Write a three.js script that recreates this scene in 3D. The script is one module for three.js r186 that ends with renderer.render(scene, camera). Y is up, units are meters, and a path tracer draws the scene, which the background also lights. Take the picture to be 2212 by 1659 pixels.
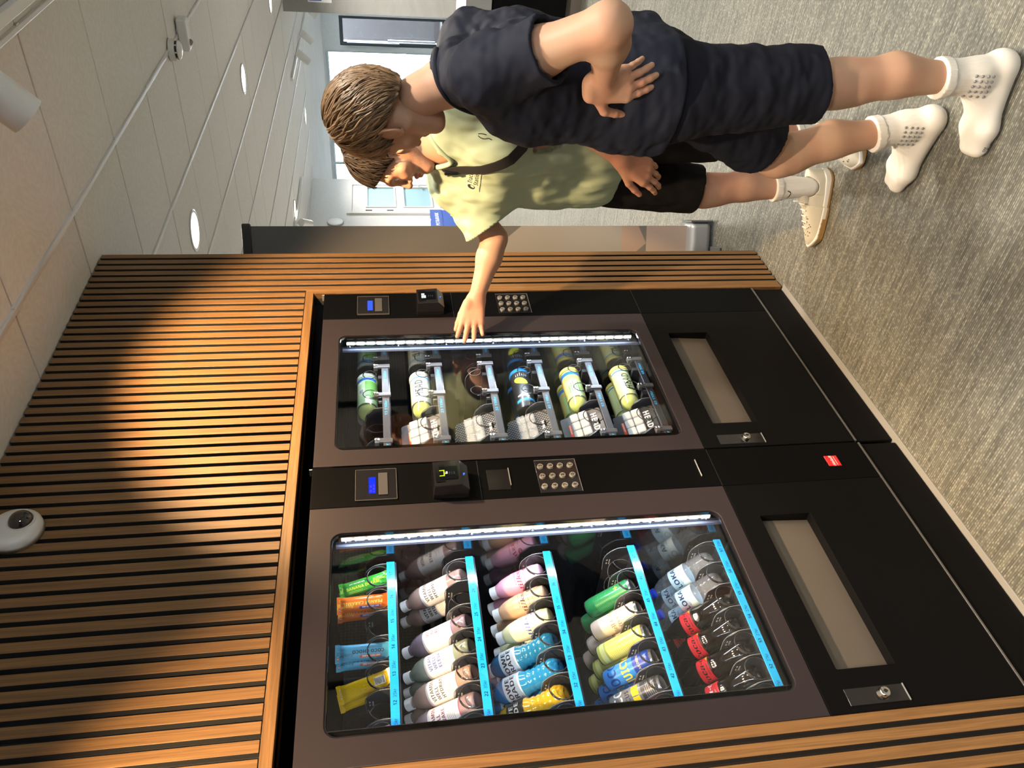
import * as THREE from 'three';
import { RoundedBoxGeometry } from 'three/addons/geometries/RoundedBoxGeometry.js';
import { mergeGeometries } from 'three/addons/utils/BufferGeometryUtils.js';
import { RectAreaLightUniformsLib } from 'three/addons/lights/RectAreaLightUniformsLib.js';
import { createNoise3D } from 'simplex-noise';

// ---------- camera, sky, lights, exposure ----------
const scene = new THREE.Scene();
const renderer = new THREE.WebGLRenderer({ antialias: true });
renderer.toneMapping = THREE.LinearToneMapping;
renderer.toneMappingExposure = 1.5;
renderer.shadowMap.enabled = true;
RectAreaLightUniformsLib.init();
const V = (x, y, z) => new THREE.Vector3(x, y, z);
const camera = new THREE.PerspectiveCamera(2 * Math.atan(829.5 / 1690) * 180 / Math.PI, 2212 / 1659, 0.05, 80);
camera.position.set(0, 1.63, 1.66);            // phone held sideways: the place's up is the picture's left
camera.quaternion.setFromRotationMatrix(new THREE.Matrix4().makeBasis(
  V(-0.14343609, -0.98669219, 0.07658079), V(0.63965344, -0.03338435, 0.76793812), V(-0.75516194, 0.1591352, 0.63592958)));
camera.updateMatrixWorld();
scene.add(camera);
scene.background = new THREE.Color().setRGB(12, 13.6, 14.8);   // overcast daylight outside the windows
const spots = [   // track spots: [position, aim, colour, candela, cone half angle, penumbra]
  [[1.907, 2.42, 0.905], [2.08, 1.66, 0.0], 0xffd39c, 14.5, 0.79, 0.3],
  [[0.3, 2.42, 0.905], [0.34, 1.66, 0.0], 0xffd39c, 14.5, 0.79, 0.3],
  [[2.95, 2.42, 0.95], [2.35, 0.0, 0.62], 0xffeeda, 10, 0.72, 0.4],
  [[1.08, 2.42, 0.93], [1.25, 0.0, 0.5], 0xffe6c8, 12, 0.58, 0.5],
];

// ---------- helpers ----------
let seed = 7;
const rnd = () => ((seed = (seed * 1664525 + 1013904223) >>> 0) / 4294967296);
const rr = (a, b) => a + (b - a) * rnd();
const noise3 = createNoise3D(rnd);
const clamp = (x, a, b) => Math.min(b, Math.max(a, x));
const col = (r, g, b) => new THREE.Color().setRGB(r, g, b);
const taken = {};
function numbered(n) { const k = (taken[n] = (taken[n] ?? -1) + 1); return k ? n + '_' + String(k).padStart(3, '0') : n; }
function mesh(name, geo, mat, parent) {
  const m = new THREE.Mesh(geo, mat); m.name = name; m.castShadow = m.receiveShadow = true;
  if (parent) parent.add(m); return m;
}
function tag(o, label, category, group) { o.userData.label = label; o.userData.category = category; if (group) o.userData.group = group; return o; }
function thing(name, label, category, p = [0, 0, 0], group) {
  const o = new THREE.Group(); o.name = numbered(name); o.position.set(...p); scene.add(o); return tag(o, label, category, group);
}
function struct(name, geo, mat, label, category) {
  const m = mesh(name, geo, mat, scene); m.userData.kind = 'structure'; if (label) tag(m, label, category); return m;
}
function sgroup(name, label, category) { const g = new THREE.Group(); g.name = name; g.userData.kind = 'structure'; scene.add(g); return tag(g, label, category); }
function copyOf(src, label, group) {
  const c = src.clone(); c.name = numbered(src.name.replace(/_\d{3}$/, '')); c.userData = { ...src.userData }; scene.add(c);
  if (label) c.userData.label = label; if (group) c.userData.group = group; return c;
}
const bx = (x0, x1, y0, y1, z0, z1) => new THREE.BoxGeometry(x1 - x0, y1 - y0, z1 - z0).translate((x0 + x1) / 2, (y0 + y1) / 2, (z0 + z1) / 2);
const rbx = (x0, x1, y0, y1, z0, z1, r = 0.004, s = 2) => new RoundedBoxGeometry(x1 - x0, y1 - y0, z1 - z0, s, Math.min(r, (x1 - x0) / 2.01, (y1 - y0) / 2.01, (z1 - z0) / 2.01)).translate((x0 + x1) / 2, (y0 + y1) / 2, (z0 + z1) / 2);
const merge = (a) => mergeGeometries(a.map((g) => { let q = g.index ? g.toNonIndexed() : g; for (const k of Object.keys(q.attributes)) if (!['position', 'normal', 'uv'].includes(k)) q.deleteAttribute(k); q.morphAttributes = {}; return q; }));
const tube = (pts, r, seg = 24, rad = 6, closed = false) => new THREE.TubeGeometry(new THREE.CatmullRomCurve3(pts.map((p) => (p.isVector3 ? p : V(...p))), closed), seg, r, rad, closed);
const lathe = (prof, seg = 28) => new THREE.LatheGeometry(prof.map(([r, y]) => new THREE.Vector2(r, y)), seg);
const cyl = (r, h, seg = 20, r2 = r) => new THREE.CylinderGeometry(r2, r, h, seg);
function cylBetween(a, b, r, seg = 12, r2 = r) {
  const A = V(...a), B = V(...b), d = B.clone().sub(A), g = new THREE.CylinderGeometry(r2, r, d.length(), seg);
  return g.applyQuaternion(new THREE.Quaternion().setFromUnitVectors(V(0, 1, 0), d.normalize())).translate((a[0] + b[0]) / 2, (a[1] + b[1]) / 2, (a[2] + b[2]) / 2);
}
function rrShape(S, x0, x1, y0, y1, r) {
  S.moveTo(x0 + r, y0); S.lineTo(x1 - r, y0); S.absarc(x1 - r, y0 + r, r, -Math.PI / 2, 0); S.lineTo(x1, y1 - r); S.absarc(x1 - r, y1 - r, r, 0, Math.PI / 2);
  S.lineTo(x0 + r, y1); S.absarc(x0 + r, y1 - r, r, Math.PI / 2, Math.PI); S.lineTo(x0, y0 + r); S.absarc(x0 + r, y0 + r, r, Math.PI, Math.PI * 1.5); return S;
}
const plate = (S, z0, z1, bev = 0) => new THREE.ExtrudeGeometry(S, { depth: z1 - z0 - 2 * bev, bevelEnabled: bev > 0, bevelSize: bev, bevelThickness: bev, bevelOffset: -bev, bevelSegments: 2, curveSegments: 8 }).translate(0, 0, z0 + bev);
const poly = (pts) => { const s = new THREE.Shape(); pts.forEach(([x, y], i) => (i ? s.lineTo(x, y) : s.moveTo(x, y))); return s; };
const std = (c, roughness = 0.6, metalness = 0, o = {}) => new THREE.MeshStandardMaterial({ color: Array.isArray(c) ? col(...c) : c, roughness, metalness, ...o });
const phys = (c, roughness, o = {}) => new THREE.MeshPhysicalMaterial({ color: Array.isArray(c) ? col(...c) : c, roughness, ...o });
function canvasTex(w, h, draw, wrap) {
  const c = document.createElement('canvas'); c.width = w; c.height = h; draw(c.getContext('2d'), w, h);
  const t = new THREE.CanvasTexture(c); t.colorSpace = THREE.SRGBColorSpace; if (wrap) t.wrapS = t.wrapT = THREE.RepeatWrapping; return t;
}
function dataTex(w, h, fn, srgb) {
  const d = new Uint8Array(w * h * 4);
  for (let y = 0; y < h; y++) for (let x = 0; x < w; x++) { const c = fn(x, y), i = (y * w + x) * 4; d[i] = clamp(c[0], 0, 255); d[i + 1] = clamp(c[1], 0, 255); d[i + 2] = clamp(c[2], 0, 255); d[i + 3] = 255; }
  const t = new THREE.DataTexture(d, w, h); t.wrapS = t.wrapT = THREE.RepeatWrapping; t.magFilter = THREE.LinearFilter; if (srgb) t.colorSpace = THREE.SRGBColorSpace; t.needsUpdate = true; return t;
}
const tileNoise = (n, w, h, fx, fy, s = 0) => (x, y) => {   // wraps round in both directions
  const a = x / w * Math.PI * 2, b = y / h * Math.PI * 2;
  return noise3(Math.cos(a) * fx + s, Math.sin(a) * fx + Math.cos(b) * fy, Math.sin(b) * fy + s * 2);
};

// ---------- shared materials ----------
const woodA = tileNoise(0, 256, 1024, 5, 0.9, 3), woodB = tileNoise(0, 256, 1024, 22, 2.5, 9), woodC = tileNoise(0, 256, 1024, 1.6, 0.5, 21);
const woodPores = []; for (let i = 0; i < 256; i++) woodPores.push(rr(0, 1));
const woodTex = dataTex(256, 1024, (x, y) => {
  const a = woodA(x, y), b = woodB(x, y), c = woodC(x, y), t = 0.5 + 0.26 * a + 0.2 * b + 0.22 * c, p = woodPores[x] > 0.86 && b > 0.1 ? -16 : 0;
  return [98 + 43 * t + p, 71 + 34 * t + p * 0.8, 41 + 23 * t + p * 0.6];
}, true);
const RIBS = 168, ribTone = Array.from({ length: RIBS }, () => rr(-1, 1)), ribPh = Array.from({ length: RIBS }, () => rnd()), ribLen = Array.from({ length: RIBS }, () => Math.round(rr(80, 118))), beadCut = Array.from({ length: RIBS * 128 }, () => rnd());
const cpA = tileNoise(0, 1024, 1024, 60, 1.6, 31), cpB = tileNoise(0, 1024, 1024, 2, 1.2, 47);
const carpetVal = (x, y) => {
  const c = Math.floor(x * RIBS / 1024), f = x * RIBS / 1024 - c, rib = Math.pow(Math.sin(f * Math.PI), 0.7), n = ribLen[c], s = y / 1024 * n + ribPh[c], k = Math.floor(s) % n, bead = Math.pow(Math.sin((s - Math.floor(s)) * Math.PI), 0.6), on = beadCut[(c * 128 + k) % beadCut.length];
  return { v: bead * (on < 0.55 ? 0.9 * on + 0.35 : 0.1 * on), rib, a: cpA(x, y), b: cpB(x, y), t: ribTone[c] };
};
const carpetTex = dataTex(1024, 1024, (x, y) => { const q = carpetVal(x, y), t = 0.33 + 0.36 * q.v * q.rib + 0.07 * q.t + 0.10 * q.a + 0.03 * q.b + 0.14 * (q.rib - 0.5); return [36 + 146 * t, 36 + 144 * t, 32 + 131 * t]; }, true);
const carpetBump = dataTex(512, 512, (x, y) => { const q = carpetVal(x * 2, y * 2), t = q.rib * (0.45 + 0.5 * q.v) * 255; return [t, t, t]; });
const fineA = tileNoise(0, 256, 256, 30, 30, 5), fineB = tileNoise(0, 256, 256, 4, 4, 15);
const plasterTex = dataTex(256, 256, (x, y) => { const t = 240 + 4 * fineA(x, y) + 5 * fineB(x, y); return [t, t, t]; }, true);
const M = {
  wood: std(0xffffff, 0.5, 0, { map: woodTex }),
  mdf: std([0.012, 0.012, 0.013], 0.9),
  felt: std([0.012, 0.012, 0.014], 0.95),
  carpet: std(0xffffff, 0.72, 0, { map: carpetTex, bumpMap: carpetBump, bumpScale: 0.002 }),
  ceiling: std([0.85, 0.845, 0.835], 0.85, 0, { map: plasterTex }),
  runner: std([0.62, 0.62, 0.62], 0.35),
  white: std([0.74, 0.75, 0.74], 0.6, 0, { map: plasterTex }),
  greyWall: std([0.36, 0.365, 0.35], 0.8, 0, { map: plasterTex }),
  darkWall: std([0.035, 0.036, 0.04], 0.8),
  blackMetal: phys([0.003, 0.0031, 0.0036], 0.42, { specularIntensity: 0.15 }),
  blackGloss: phys([0.008, 0.008, 0.010], 0.12, { clearcoat: 0.6, clearcoatRoughness: 0.08 }),
  plum: phys([0.028, 0.0225, 0.0265], 0.45, { metalness: 0.2, specularIntensity: 0.6 }),
  panel: phys([0.0021, 0.0023, 0.0027], 0.42, { specularIntensity: 0.12 }),
  steel: std([0.17, 0.15, 0.125], 0.45, 0.6),
  chrome: std([0.8, 0.8, 0.8], 0.15, 1),
  alu: std([0.62, 0.64, 0.68], 0.3, 0.8),
  glass: phys([1, 1, 1], 0.02, { transmission: 1, ior: 1.5, thickness: 0 }),
  divider: phys([0.028, 0.032, 0.042], 0.28, { clearcoat: 0.5, clearcoatRoughness: 0.15 }),
  clearEdge: phys([0.16, 0.18, 0.2], 0.15, {}),
  wire: std([0.022, 0.022, 0.025], 0.25, 0.2),
  led: new THREE.MeshStandardMaterial({ color: 0xffffff, emissive: col(0.85, 0.95, 1.0), emissiveIntensity: 7, roughness: 0.4 }),
  lampDisc: new THREE.MeshStandardMaterial({ color: 0xffffff, emissive: col(1, 0.96, 0.86), emissiveIntensity: 4, roughness: 0.5 }),
  lampWarm: new THREE.MeshStandardMaterial({ color: 0xffffff, emissive: col(1, 0.78, 0.5), emissiveIntensity: 6, roughness: 0.5 }),
  whitePlastic: std([0.72, 0.72, 0.70], 0.35),
  lcdBlue: new THREE.MeshStandardMaterial({ color: 0x05092a, emissive: col(0.03, 0.09, 0.95), emissiveIntensity: 1.0, roughness: 0.3 }),
};

// ---------- setting ----------
const CEIL = 2.70;
{
  const g = new THREE.PlaneGeometry(25, 17).rotateX(-Math.PI / 2).translate(7.5, 0, -1.5), p = g.attributes.position, u = g.attributes.uv;
  for (let i = 0; i < p.count; i++) u.setXY(i, p.getX(i) / 1.15, -p.getZ(i) / 1.15);
  const slab = bx(-5, 20, -0.12, -0.002, -10, 7);
  const f = sgroup('floor', 'grey beige ribbed carpet floor of the hall', 'floor');
  mesh('carpet', g, M.carpet, f); mesh('floor_slab', slab, std([0.3, 0.3, 0.3], 0.9), f);
  mesh('floor_edging', rbx(0.3, 2.53, -0.001, 0.005, -0.03, 0.018, 0.002), std([0.22, 0.215, 0.195], 0.7), f);
}
{
  const c = sgroup('ceiling', 'suspended ceiling of pale square tiles with glossy runners', 'ceiling');
  mesh('ceiling_slab', bx(-5, 20, CEIL + 0.022, CEIL + 0.2, -10, 7), std([0.35, 0.35, 0.34], 0.9), c);
  const P = 0.6125, X0 = 2.082, Z0 = 0.255;
  const tg = new RoundedBoxGeometry(P - 0.007, 0.02, P - 0.007, 1, 0.003).translate(P / 2, CEIL + 0.01, P / 2);
  for (let i = -3; i < 17; i++) for (let j = -8; j < 3; j++) {
    const t = mesh('ceiling_tile', tg, M.ceiling, c); t.position.set(X0 + i * P + 0.0, rr(-0.0012, 0.0012), Z0 + j * P);
  }
  const far = [bx(-5, X0 - 3 * P - 0.01, CEIL, CEIL + 0.02, -10, 7), bx(X0 + 17 * P, 17.6, CEIL, CEIL + 0.02, -10, 7), bx(X0 - 3 * P, X0 + 17 * P, CEIL, CEIL + 0.02, -10, Z0 - 8 * P - 0.01), bx(X0 - 3 * P, X0 + 17 * P, CEIL, CEIL + 0.02, Z0 + 3 * P, 7)];
  mesh('plain_ceiling', merge(far), M.ceiling, c);
  for (let j = -8; j < 4; j++) {
    const z = Z0 + j * P, r = mesh('runner', rbx(X0 - 3 * P, X0 + 17 * P, CEIL - 0.009, CEIL + 0.006, z - 0.013, z + 0.01, 0.006, 3), M.runner, c); void r;
  }
  const clips = []; for (let i = 0; i < 16; i++) for (let j = -7; j < 3; j++) clips.push(bx(X0 + i * P - 0.012, X0 + i * P + 0.012, CEIL - 0.008, CEIL + 0.002, Z0 + j * P - 0.016, Z0 + j * P + 0.012));
  mesh('runner_clips', merge(clips), M.runner, c).userData.kind = 'stuff';
}
// slatted partition that houses the machines
const NX0 = 0.757, NX1 = 2.533, NTOP = 1.886, WEND = 2.83, PITCH = 0.0406;
{
  const w = sgroup('wall_machine', 'partition clad in vertical walnut slats on black felt', 'wall');
  mesh('felt_backing', merge([bx(-1.5, NX0 - 0.002, 0, CEIL, -0.05, -0.021), bx(NX0 - 0.002, NX1, NTOP, CEIL, -0.05, -0.021), bx(NX1, WEND, 0, CEIL, -0.05, -0.021)]), M.felt, w);
  mesh('partition_core', merge([bx(-1.5, NX0 - 0.01, 0, CEIL, -0.95, -0.05), bx(NX1 + 0.008, WEND - 0.002, 0, CEIL, -0.95, -0.05), bx(NX0 - 0.01, NX1 + 0.008, NTOP + 0.04, CEIL, -0.95, -0.05), bx(-1.5, WEND - 0.002, 0, CEIL, -1.0, -0.95)]), M.darkWall, w);
  const variants = (y0, y1) => Array.from({ length: 7 }, () => {
    const g = rbx(-0.0138, 0.0138, y0, y1, -0.021, 0, 0.0012, 1), p = g.attributes.position, n = g.attributes.normal, u = g.attributes.uv, u0 = rnd(), v0 = rnd();
    for (let i = 0; i < p.count; i++) u.setXY(i, u0 + p.getX(i) / 0.16, v0 + p.getY(i) / 1.3);
    g.clearGroups(); const idx = [], side = [], src = g.index ? g.index.array : Array.from({ length: p.count }, (_, i) => i);
    for (let i = 0; i < src.length; i += 3) { const nz = n.getZ(src[i]) + n.getZ(src[i + 1]) + n.getZ(src[i + 2]); (nz > 1.2 ? idx : side).push(src[i], src[i + 1], src[i + 2]); }
    g.setIndex([...idx, ...side]); g.addGroup(0, idx.length, 0); g.addGroup(idx.length, side.length, 1); return g;
  });
  const short = variants(NTOP + 0.03, CEIL - 0.004), tall = variants(0.006, CEIL - 0.004);
  for (let k = 0; k < 80; k++) {
    const x = WEND - 0.0145 - k * PITCH; if (x < 0.1) break;
    const up = x > NX0 - 0.004 && x < NX1 + 0.02;
    const s = mesh('slat', (up ? short : tall)[Math.floor(rnd() * 7)], [M.wood, M.mdf], w); s.position.set(x, 0, 0);
  }
  const uvY = (g, along, sc = 1.3) => { const p = g.attributes.position, u = g.attributes.uv; for (let i = 0; i < p.count; i++) u.setXY(i, (along ? p.getY(i) : p.getX(i)) / 0.3, (along ? p.getX(i) : p.getY(i)) / sc); return g; };
  mesh('head_trim', uvY(rbx(NX0, NX1 + 0.012, NTOP, NTOP + 0.028, -0.09, 0.002, 0.0015), true), M.wood, w);
  mesh('side_trim', uvY(rbx(NX1 + 0.002, NX1 + 0.024, 0.005, NTOP + 0.028, -0.05, 0.001, 0.0015), false), M.wood, w);
}
// ---------- the hall round it ----------
const quadWall = (holes, u0, u1, y0, y1, t) => {   // wall in (u, y) with rectangular openings, thickness t
  const S = poly([[u0, y0], [u1, y0], [u1, y1], [u0, y1]]);
  for (const [a, b, c, d] of holes) { const h = new THREE.Path(); h.moveTo(a, c); h.lineTo(a, d); h.lineTo(b, d); h.lineTo(b, c); h.closePath(); S.holes.push(h); }
  return new THREE.ExtrudeGeometry(S, { depth: t, bevelEnabled: false });
};
const alongZ = (g, x) => g.rotateY(-Math.PI / 2).translate(x, 0, 0);   // u -> +z, thickness -> -x
{
  // far wall with the bright openings
  const holes = [[-3.62, -3.02, 0.08, 2.34], [-6.75, -3.72, 0.1, 2.66], [-9.6, -7.0, 0.3, 2.62]];
  struct('wall_far', alongZ(quadWall(holes, -10, -1.0, 0, CEIL + 0.02, 0.2), 17.7), M.white, 'white end wall of the hall with large bright windows', 'wall');
  struct('wall_door', quadWall([], -5, 12.39, 0, CEIL + 0.02, 0.15).translate(0, 0, -4.35), M.white, 'pale grey wall with the panelled door', 'wall');
  struct('wall_end', quadWall([], 12.0, 17.7, 0, CEIL + 0.02, 0.15).translate(0, 0, -10.15), M.white, 'hidden white wall closing the hall beyond the door', 'wall');
  struct('wall_return', bx(12.25, 12.39, 0, CEIL + 0.02, -10, -4.351), M.white, 'white return wall behind the panelled door wall', 'wall');
  struct('wall_grey', bx(10.4, 10.6, 0, CEIL + 0.02, -1.1, 7), M.greyWall, 'grey wall behind the steel counter', 'wall');
  struct('wall_inner', quadWall([[13.8, 17.3, 0.3, 2.5]], 10.6, 17.7, 0, CEIL + 0.02, 0.15).translate(0, 0, -1.1), M.white, 'white side wall with wide windows leading to the glass exit door', 'wall');
  struct('wall_back', quadWall([[-2.8, -1.2, 0.9, 2.3]], -5, 10.6, 0, CEIL + 0.02, 0.2).translate(0, 0, 6.6), std([0.30, 0.275, 0.235], 0.8), 'taupe court wall behind the wire fence facing the machines', 'wall');
  struct('wall_side', bx(-5.15, -5, 0, CEIL + 0.02, -4.35, 6.8), M.darkWall, 'dark side wall at the end of the machine row', 'wall');
  struct('ground', merge([bx(17.75, 45, -0.3, -0.1, -30, 20), bx(10.65, 17.75, -0.3, -0.1, -0.94, 20)]), std([0.06, 0.057, 0.054], 0.9), 'paved ground outside the end windows', 'ground');
  struct('wall_outside', bx(22, 22.4, -0.1, 4.5, -4.98, -3.2), std([0.034, 0.031, 0.034], 0.8), 'dull facade seen outside through the glass exit door', 'wall');
  // windows
  const fr = std([0.055, 0.065, 0.075], 0.4, 0.3);
  const glazing = (name, label, u0, u1, y0, y1, bars, mat, place) => {
    const g = sgroup(name, label, 'window'), t = 0.05, k = [];
    for (const q of [bx(u0, u0 + t, y0, y1, -0.03, 0.03), bx(u1 - t, u1, y0, y1, -0.03, 0.03), bx(u0 + t, u1 - t, y0, y0 + t, -0.03, 0.03), bx(u0 + t, u1 - t, y1 - t, y1, -0.03, 0.03)]) k.push(q);
    mesh('window_frame', place(merge(k)), mat, g);
    for (const b of bars) mesh('mullion', place(bx(b - 0.025, b + 0.025, y0 + t, y1 - t, -0.03, 0.03)), mat, g);
    const e = [u0 + t, ...bars, u1 - t];
    for (let i = 0; i < e.length - 1; i++) mesh('pane', place(bx(e[i] + (i ? 0.025 : 0), e[i + 1] - (i < e.length - 2 ? 0.025 : 0), y0 + t, y1 - t, -0.004, 0.004)), M.glass, g);
  };
  const farPlace = (g) => alongZ(g, 17.6);
  glazing('window_1', 'wide bright window with thin mullions beyond the two men', -6.75, -3.72, 0.1, 2.66, [-6.26, -5.49, -4.7], std([0.5, 0.55, 0.58], 0.5), farPlace);
  glazing('window_2', 'bright window hidden behind the door wall', -9.6, -7.0, 0.3, 2.62, [-8.3], std([0.5, 0.55, 0.58], 0.5), farPlace);
  const sidePlace = (g) => g.translate(0, 0, -1.03);
  glazing('window_3', 'side window next to the glass exit door in the bright annex', 13.8, 17.3, 0.3, 2.5, [15.5], std([0.5, 0.55, 0.58], 0.5), sidePlace);
  glazing('window_4', 'window in the taupe court wall opposite the machines', -2.8, -1.2, 0.9, 2.3, [-2.0], fr, (g) => g.translate(0, 0, 6.7));
  // glazed exit door with its dark frame and closer
  const d = sgroup('door_1', 'dark framed glass exit door with a steel closer arm', 'door');
  mesh('door_frame', farPlace(merge([bx(-3.62, -3.54, 0.08, 2.34, -0.06, 0.06), bx(-3.08, -3.02, 0.08, 2.34, -0.06, 0.06), bx(-3.54, -3.08, 2.27, 2.34, -0.06, 0.06), bx(-3.54, -3.08, 0.08, 0.2, -0.05, 0.05)])), fr, d);
  mesh('pane', farPlace(bx(-3.54, -3.08, 0.2, 2.27, -0.004, 0.004)), M.glass, d);
  mesh('closer_arm', rbx(17.46, 17.5, 0.35, 1.35, -3.5, -3.46, 0.01), M.alu, d);
  mesh('push_bar', rbx(17.44, 17.49, 1.1, 2.2, -3.56, -3.53, 0.01), fr, d);
  // panelled door
  const p = sgroup('door_2', 'white door with three square glass panes', 'door'), z = -4.2;
  mesh('door_frame', merge([bx(11.14, 11.22, 0, 2.14, z, z + 0.03), bx(12.12, 12.2, 0, 2.14, z, z + 0.03), bx(11.22, 12.12, 2.06, 2.14, z, z + 0.03)]), M.white, p);
  const leaf = poly([[11.23, 0.01], [12.11, 0.01], [12.11, 2.05], [11.23, 2.05]]);
  for (const y of [1.40, 0.82, 0.24]) { const h = new THREE.Path(); h.moveTo(11.36, y); h.lineTo(11.36, y + 0.42); h.lineTo(12.02, y + 0.42); h.lineTo(12.02, y); h.closePath(); leaf.holes.push(h); }
  mesh('door_leaf', plate(leaf, z + 0.002, z + 0.022), M.white, p);
  const frost = phys([0.27, 0.47, 0.54], 0.25, { clearcoat: 0.6 });
  for (const y of [1.40, 0.82, 0.24]) {
    mesh('pane', bx(11.36, 12.02, y, y + 0.42, z + 0.003, z + 0.009), frost, p);
    mesh('pane_bead', merge([bx(11.335, 11.36, y - 0.025, y + 0.445, z + 0.02, z + 0.034), bx(12.02, 12.045, y - 0.025, y + 0.445, z + 0.02, z + 0.034), bx(11.36, 12.02, y - 0.025, y, z + 0.02, z + 0.034), bx(11.36, 12.02, y + 0.42, y + 0.445, z + 0.02, z + 0.034)]), M.white, p);
  }
  mesh('door_handle', merge([cylBetween([12.06, 0.99, z + 0.02], [12.06, 0.99, z + 0.07], 0.012), cylBetween([12.06, 0.99, z + 0.065], [11.94, 0.99, z + 0.065], 0.011)]), M.alu, p);
  for (const y of [1.75, 1.42]) mesh('hinge', cylBetween([11.225, y, z + 0.03], [11.225, y + 0.1, z + 0.03], 0.012), std([0.12, 0.12, 0.13], 0.4, 0.5), p);
}
{ // round air valve on the door wall
  const t = thing('air_valve', 'round white ventilation disc on the wall beside the panelled door', 'vent', [10.88, 2.3, -4.2]);
  mesh('collar', cyl(0.085, 0.02, 28).rotateX(Math.PI / 2).translate(0, 0, 0.01), M.whitePlastic, t);
  mesh('disc', lathe([[0.001, 0.036], [0.1, 0.034], [0.12, 0.028], [0.124, 0.02], [0.11, 0.017], [0.001, 0.017]], 32).rotateX(Math.PI / 2), M.whitePlastic, t);
}
{ // recycling box
  const t = thing('recycling_box', 'blue recycling box printed with a yellow bottle and can', 'box', [10.58, 0, -3.98]);
  const blue = std(0x2a55b8, 0.55), yel = std(0xe2d56a, 0.6);
  mesh('box_body', rbx(-0.3, 0.3, 0.002, 0.7, -0.2, 0.0, 0.008), blue, t);
  mesh('box_collar', new THREE.ExtrudeGeometry(poly([[-0.3, 0.72], [0.3, 0.70], [0.3, 0.88], [0.05, 0.89], [0.0, 0.875], [-0.05, 0.89], [-0.3, 0.9]]), { depth: 0.012, bevelEnabled: false }).translate(0, 0, -0.008), blue, t);
  mesh('bottle_print', new THREE.ExtrudeGeometry(poly([[0.07, 0.1], [0.19, 0.1], [0.19, 0.42], [0.155, 0.5], [0.155, 0.58], [0.105, 0.58], [0.105, 0.5], [0.07, 0.42]]), { depth: 0.002, bevelEnabled: false }), yel, t);
  mesh('can_print', new THREE.ExtrudeGeometry(poly([[-0.17, 0.1], [-0.02, 0.1], [-0.02, 0.36], [-0.045, 0.4], [-0.145, 0.4], [-0.17, 0.36]]), { depth: 0.002, bevelEnabled: false }), yel, t);
  const tx = canvasTex(256, 64, (c) => { c.fillStyle = '#2a55b8'; c.fillRect(0, 0, 256, 64); c.fillStyle = '#f4f6ff'; c.font = 'bold 40px sans-serif'; c.textAlign = 'center'; c.fillText('PET&BURK', 128, 47); });
  mesh('lettering', new THREE.PlaneGeometry(0.5, 0.125).translate(0, 0.79, 0.006), std(0xffffff, 0.5, 0, { map: tx }), t);
}
{ // roll-up banner behind the end of the partition
  const t = thing('roll_up_banner', 'grey roll-up banner stand behind the end of the slatted wall', 'banner', [3.33, 0, -0.15]);
  const dir = Math.atan2(0.89, -0.45); t.rotation.y = dir;   // maps local x to (-0.45, 0, -0.89)
  const tx = canvasTex(425, 1050, (c, w, h) => {
    c.fillStyle = '#5f5d5a'; c.fillRect(0, 0, w, h);
    c.fillStyle = '#8f8c86'; c.beginPath(); c.moveTo(w, h * 0.60); c.lineTo(w, h * 0.84); c.lineTo(0, h * 0.84); c.lineTo(0, h * 0.3); c.lineTo(w * 0.4, h * 0.3); c.closePath(); c.fill();
    c.fillStyle = '#6b665f'; c.fillRect(w * 0.0, h * 0.84, w, h * 0.16);
    c.fillStyle = '#9a8577'; c.beginPath(); c.moveTo(w, h * 0.84); c.lineTo(w * 0.78, h * 0.84); c.lineTo(w * 0.9, h * 0.9); c.lineTo(w, h * 0.88); c.closePath(); c.fill();
    c.fillStyle = '#a39082'; c.fillRect(w * 0.6, h * 0.9, w * 0.4, h * 0.1);
    c.fillStyle = '#4a4845'; c.fillRect(w * 0.72, h * 0.63, w * 0.05, h * 0.06);
  });
  mesh('banner_sheet', new THREE.BoxGeometry(0.85, 2.1, 0.003).translate(0.425, 1.17, 0), [M.greyWall, M.greyWall, M.greyWall, M.greyWall, std(0xffffff, 0.55, 0, { map: tx }), std(0xffffff, 0.55, 0, { map: tx })], t);
  mesh('top_rail', rbx(-0.012, 0.862, 2.215, 2.255, -0.014, 0.014, 0.008), std([0.03, 0.03, 0.032], 0.4), t);
  mesh('base_cassette', rbx(-0.02, 0.87, 0.012, 0.12, -0.06, 0.06, 0.03, 4), std([0.33, 0.34, 0.34], 0.4, 0.4), t);
  mesh('end_cap', rbx(-0.026, -0.016, 0.008, 0.124, -0.064, 0.064, 0.005), std([0.06, 0.06, 0.065], 0.5), t);
  mesh('support_pole', cylBetween([0.42, 0.1, -0.03], [0.42, 2.22, -0.016], 0.009), M.alu, t);
  mesh('foot', rbx(0.1, 0.16, 0.001, 0.014, -0.16, 0.16, 0.005), std([0.1, 0.1, 0.1], 0.5), t);
}
{ // steel counter
  const t = thing('counter', 'long counter with a brushed steel band over black fronts', 'counter', [6.506, 0, 1.3]);
  mesh('plinth', bx(0.04, 0.7, 0, 0.12, -1.4, 1.6), std([0.12, 0.10, 0.08], 0.6), t);
  for (let k = 0; k < 4; k++) { const f = mesh('black_front', rbx(0, 0.68, 0.125, 0.715, -1.5 + k * 0.775, -0.735 + k * 0.775, 0.004), M.blackMetal, t); mesh('pull_knob', new THREE.SphereGeometry(0.02, 12, 8).translate(-0.012, 0.16, -1.42 + k * 0.775), M.chrome, f); }
  mesh('steel_band', rbx(-0.02, 0.72, 0.72, 0.925, -1.52, 1.62, 0.004), std([0.42, 0.42, 0.42], 0.38, 0.6), t);
  mesh('worktop_caddy', lathe([[0.001, 0.925], [0.05, 0.925], [0.06, 1.02], [0.055, 1.02], [0.05, 0.96]], 18).translate(0.3, 0, -1.0), std([0.5, 0.5, 0.48], 0.6), t);
}
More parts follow.
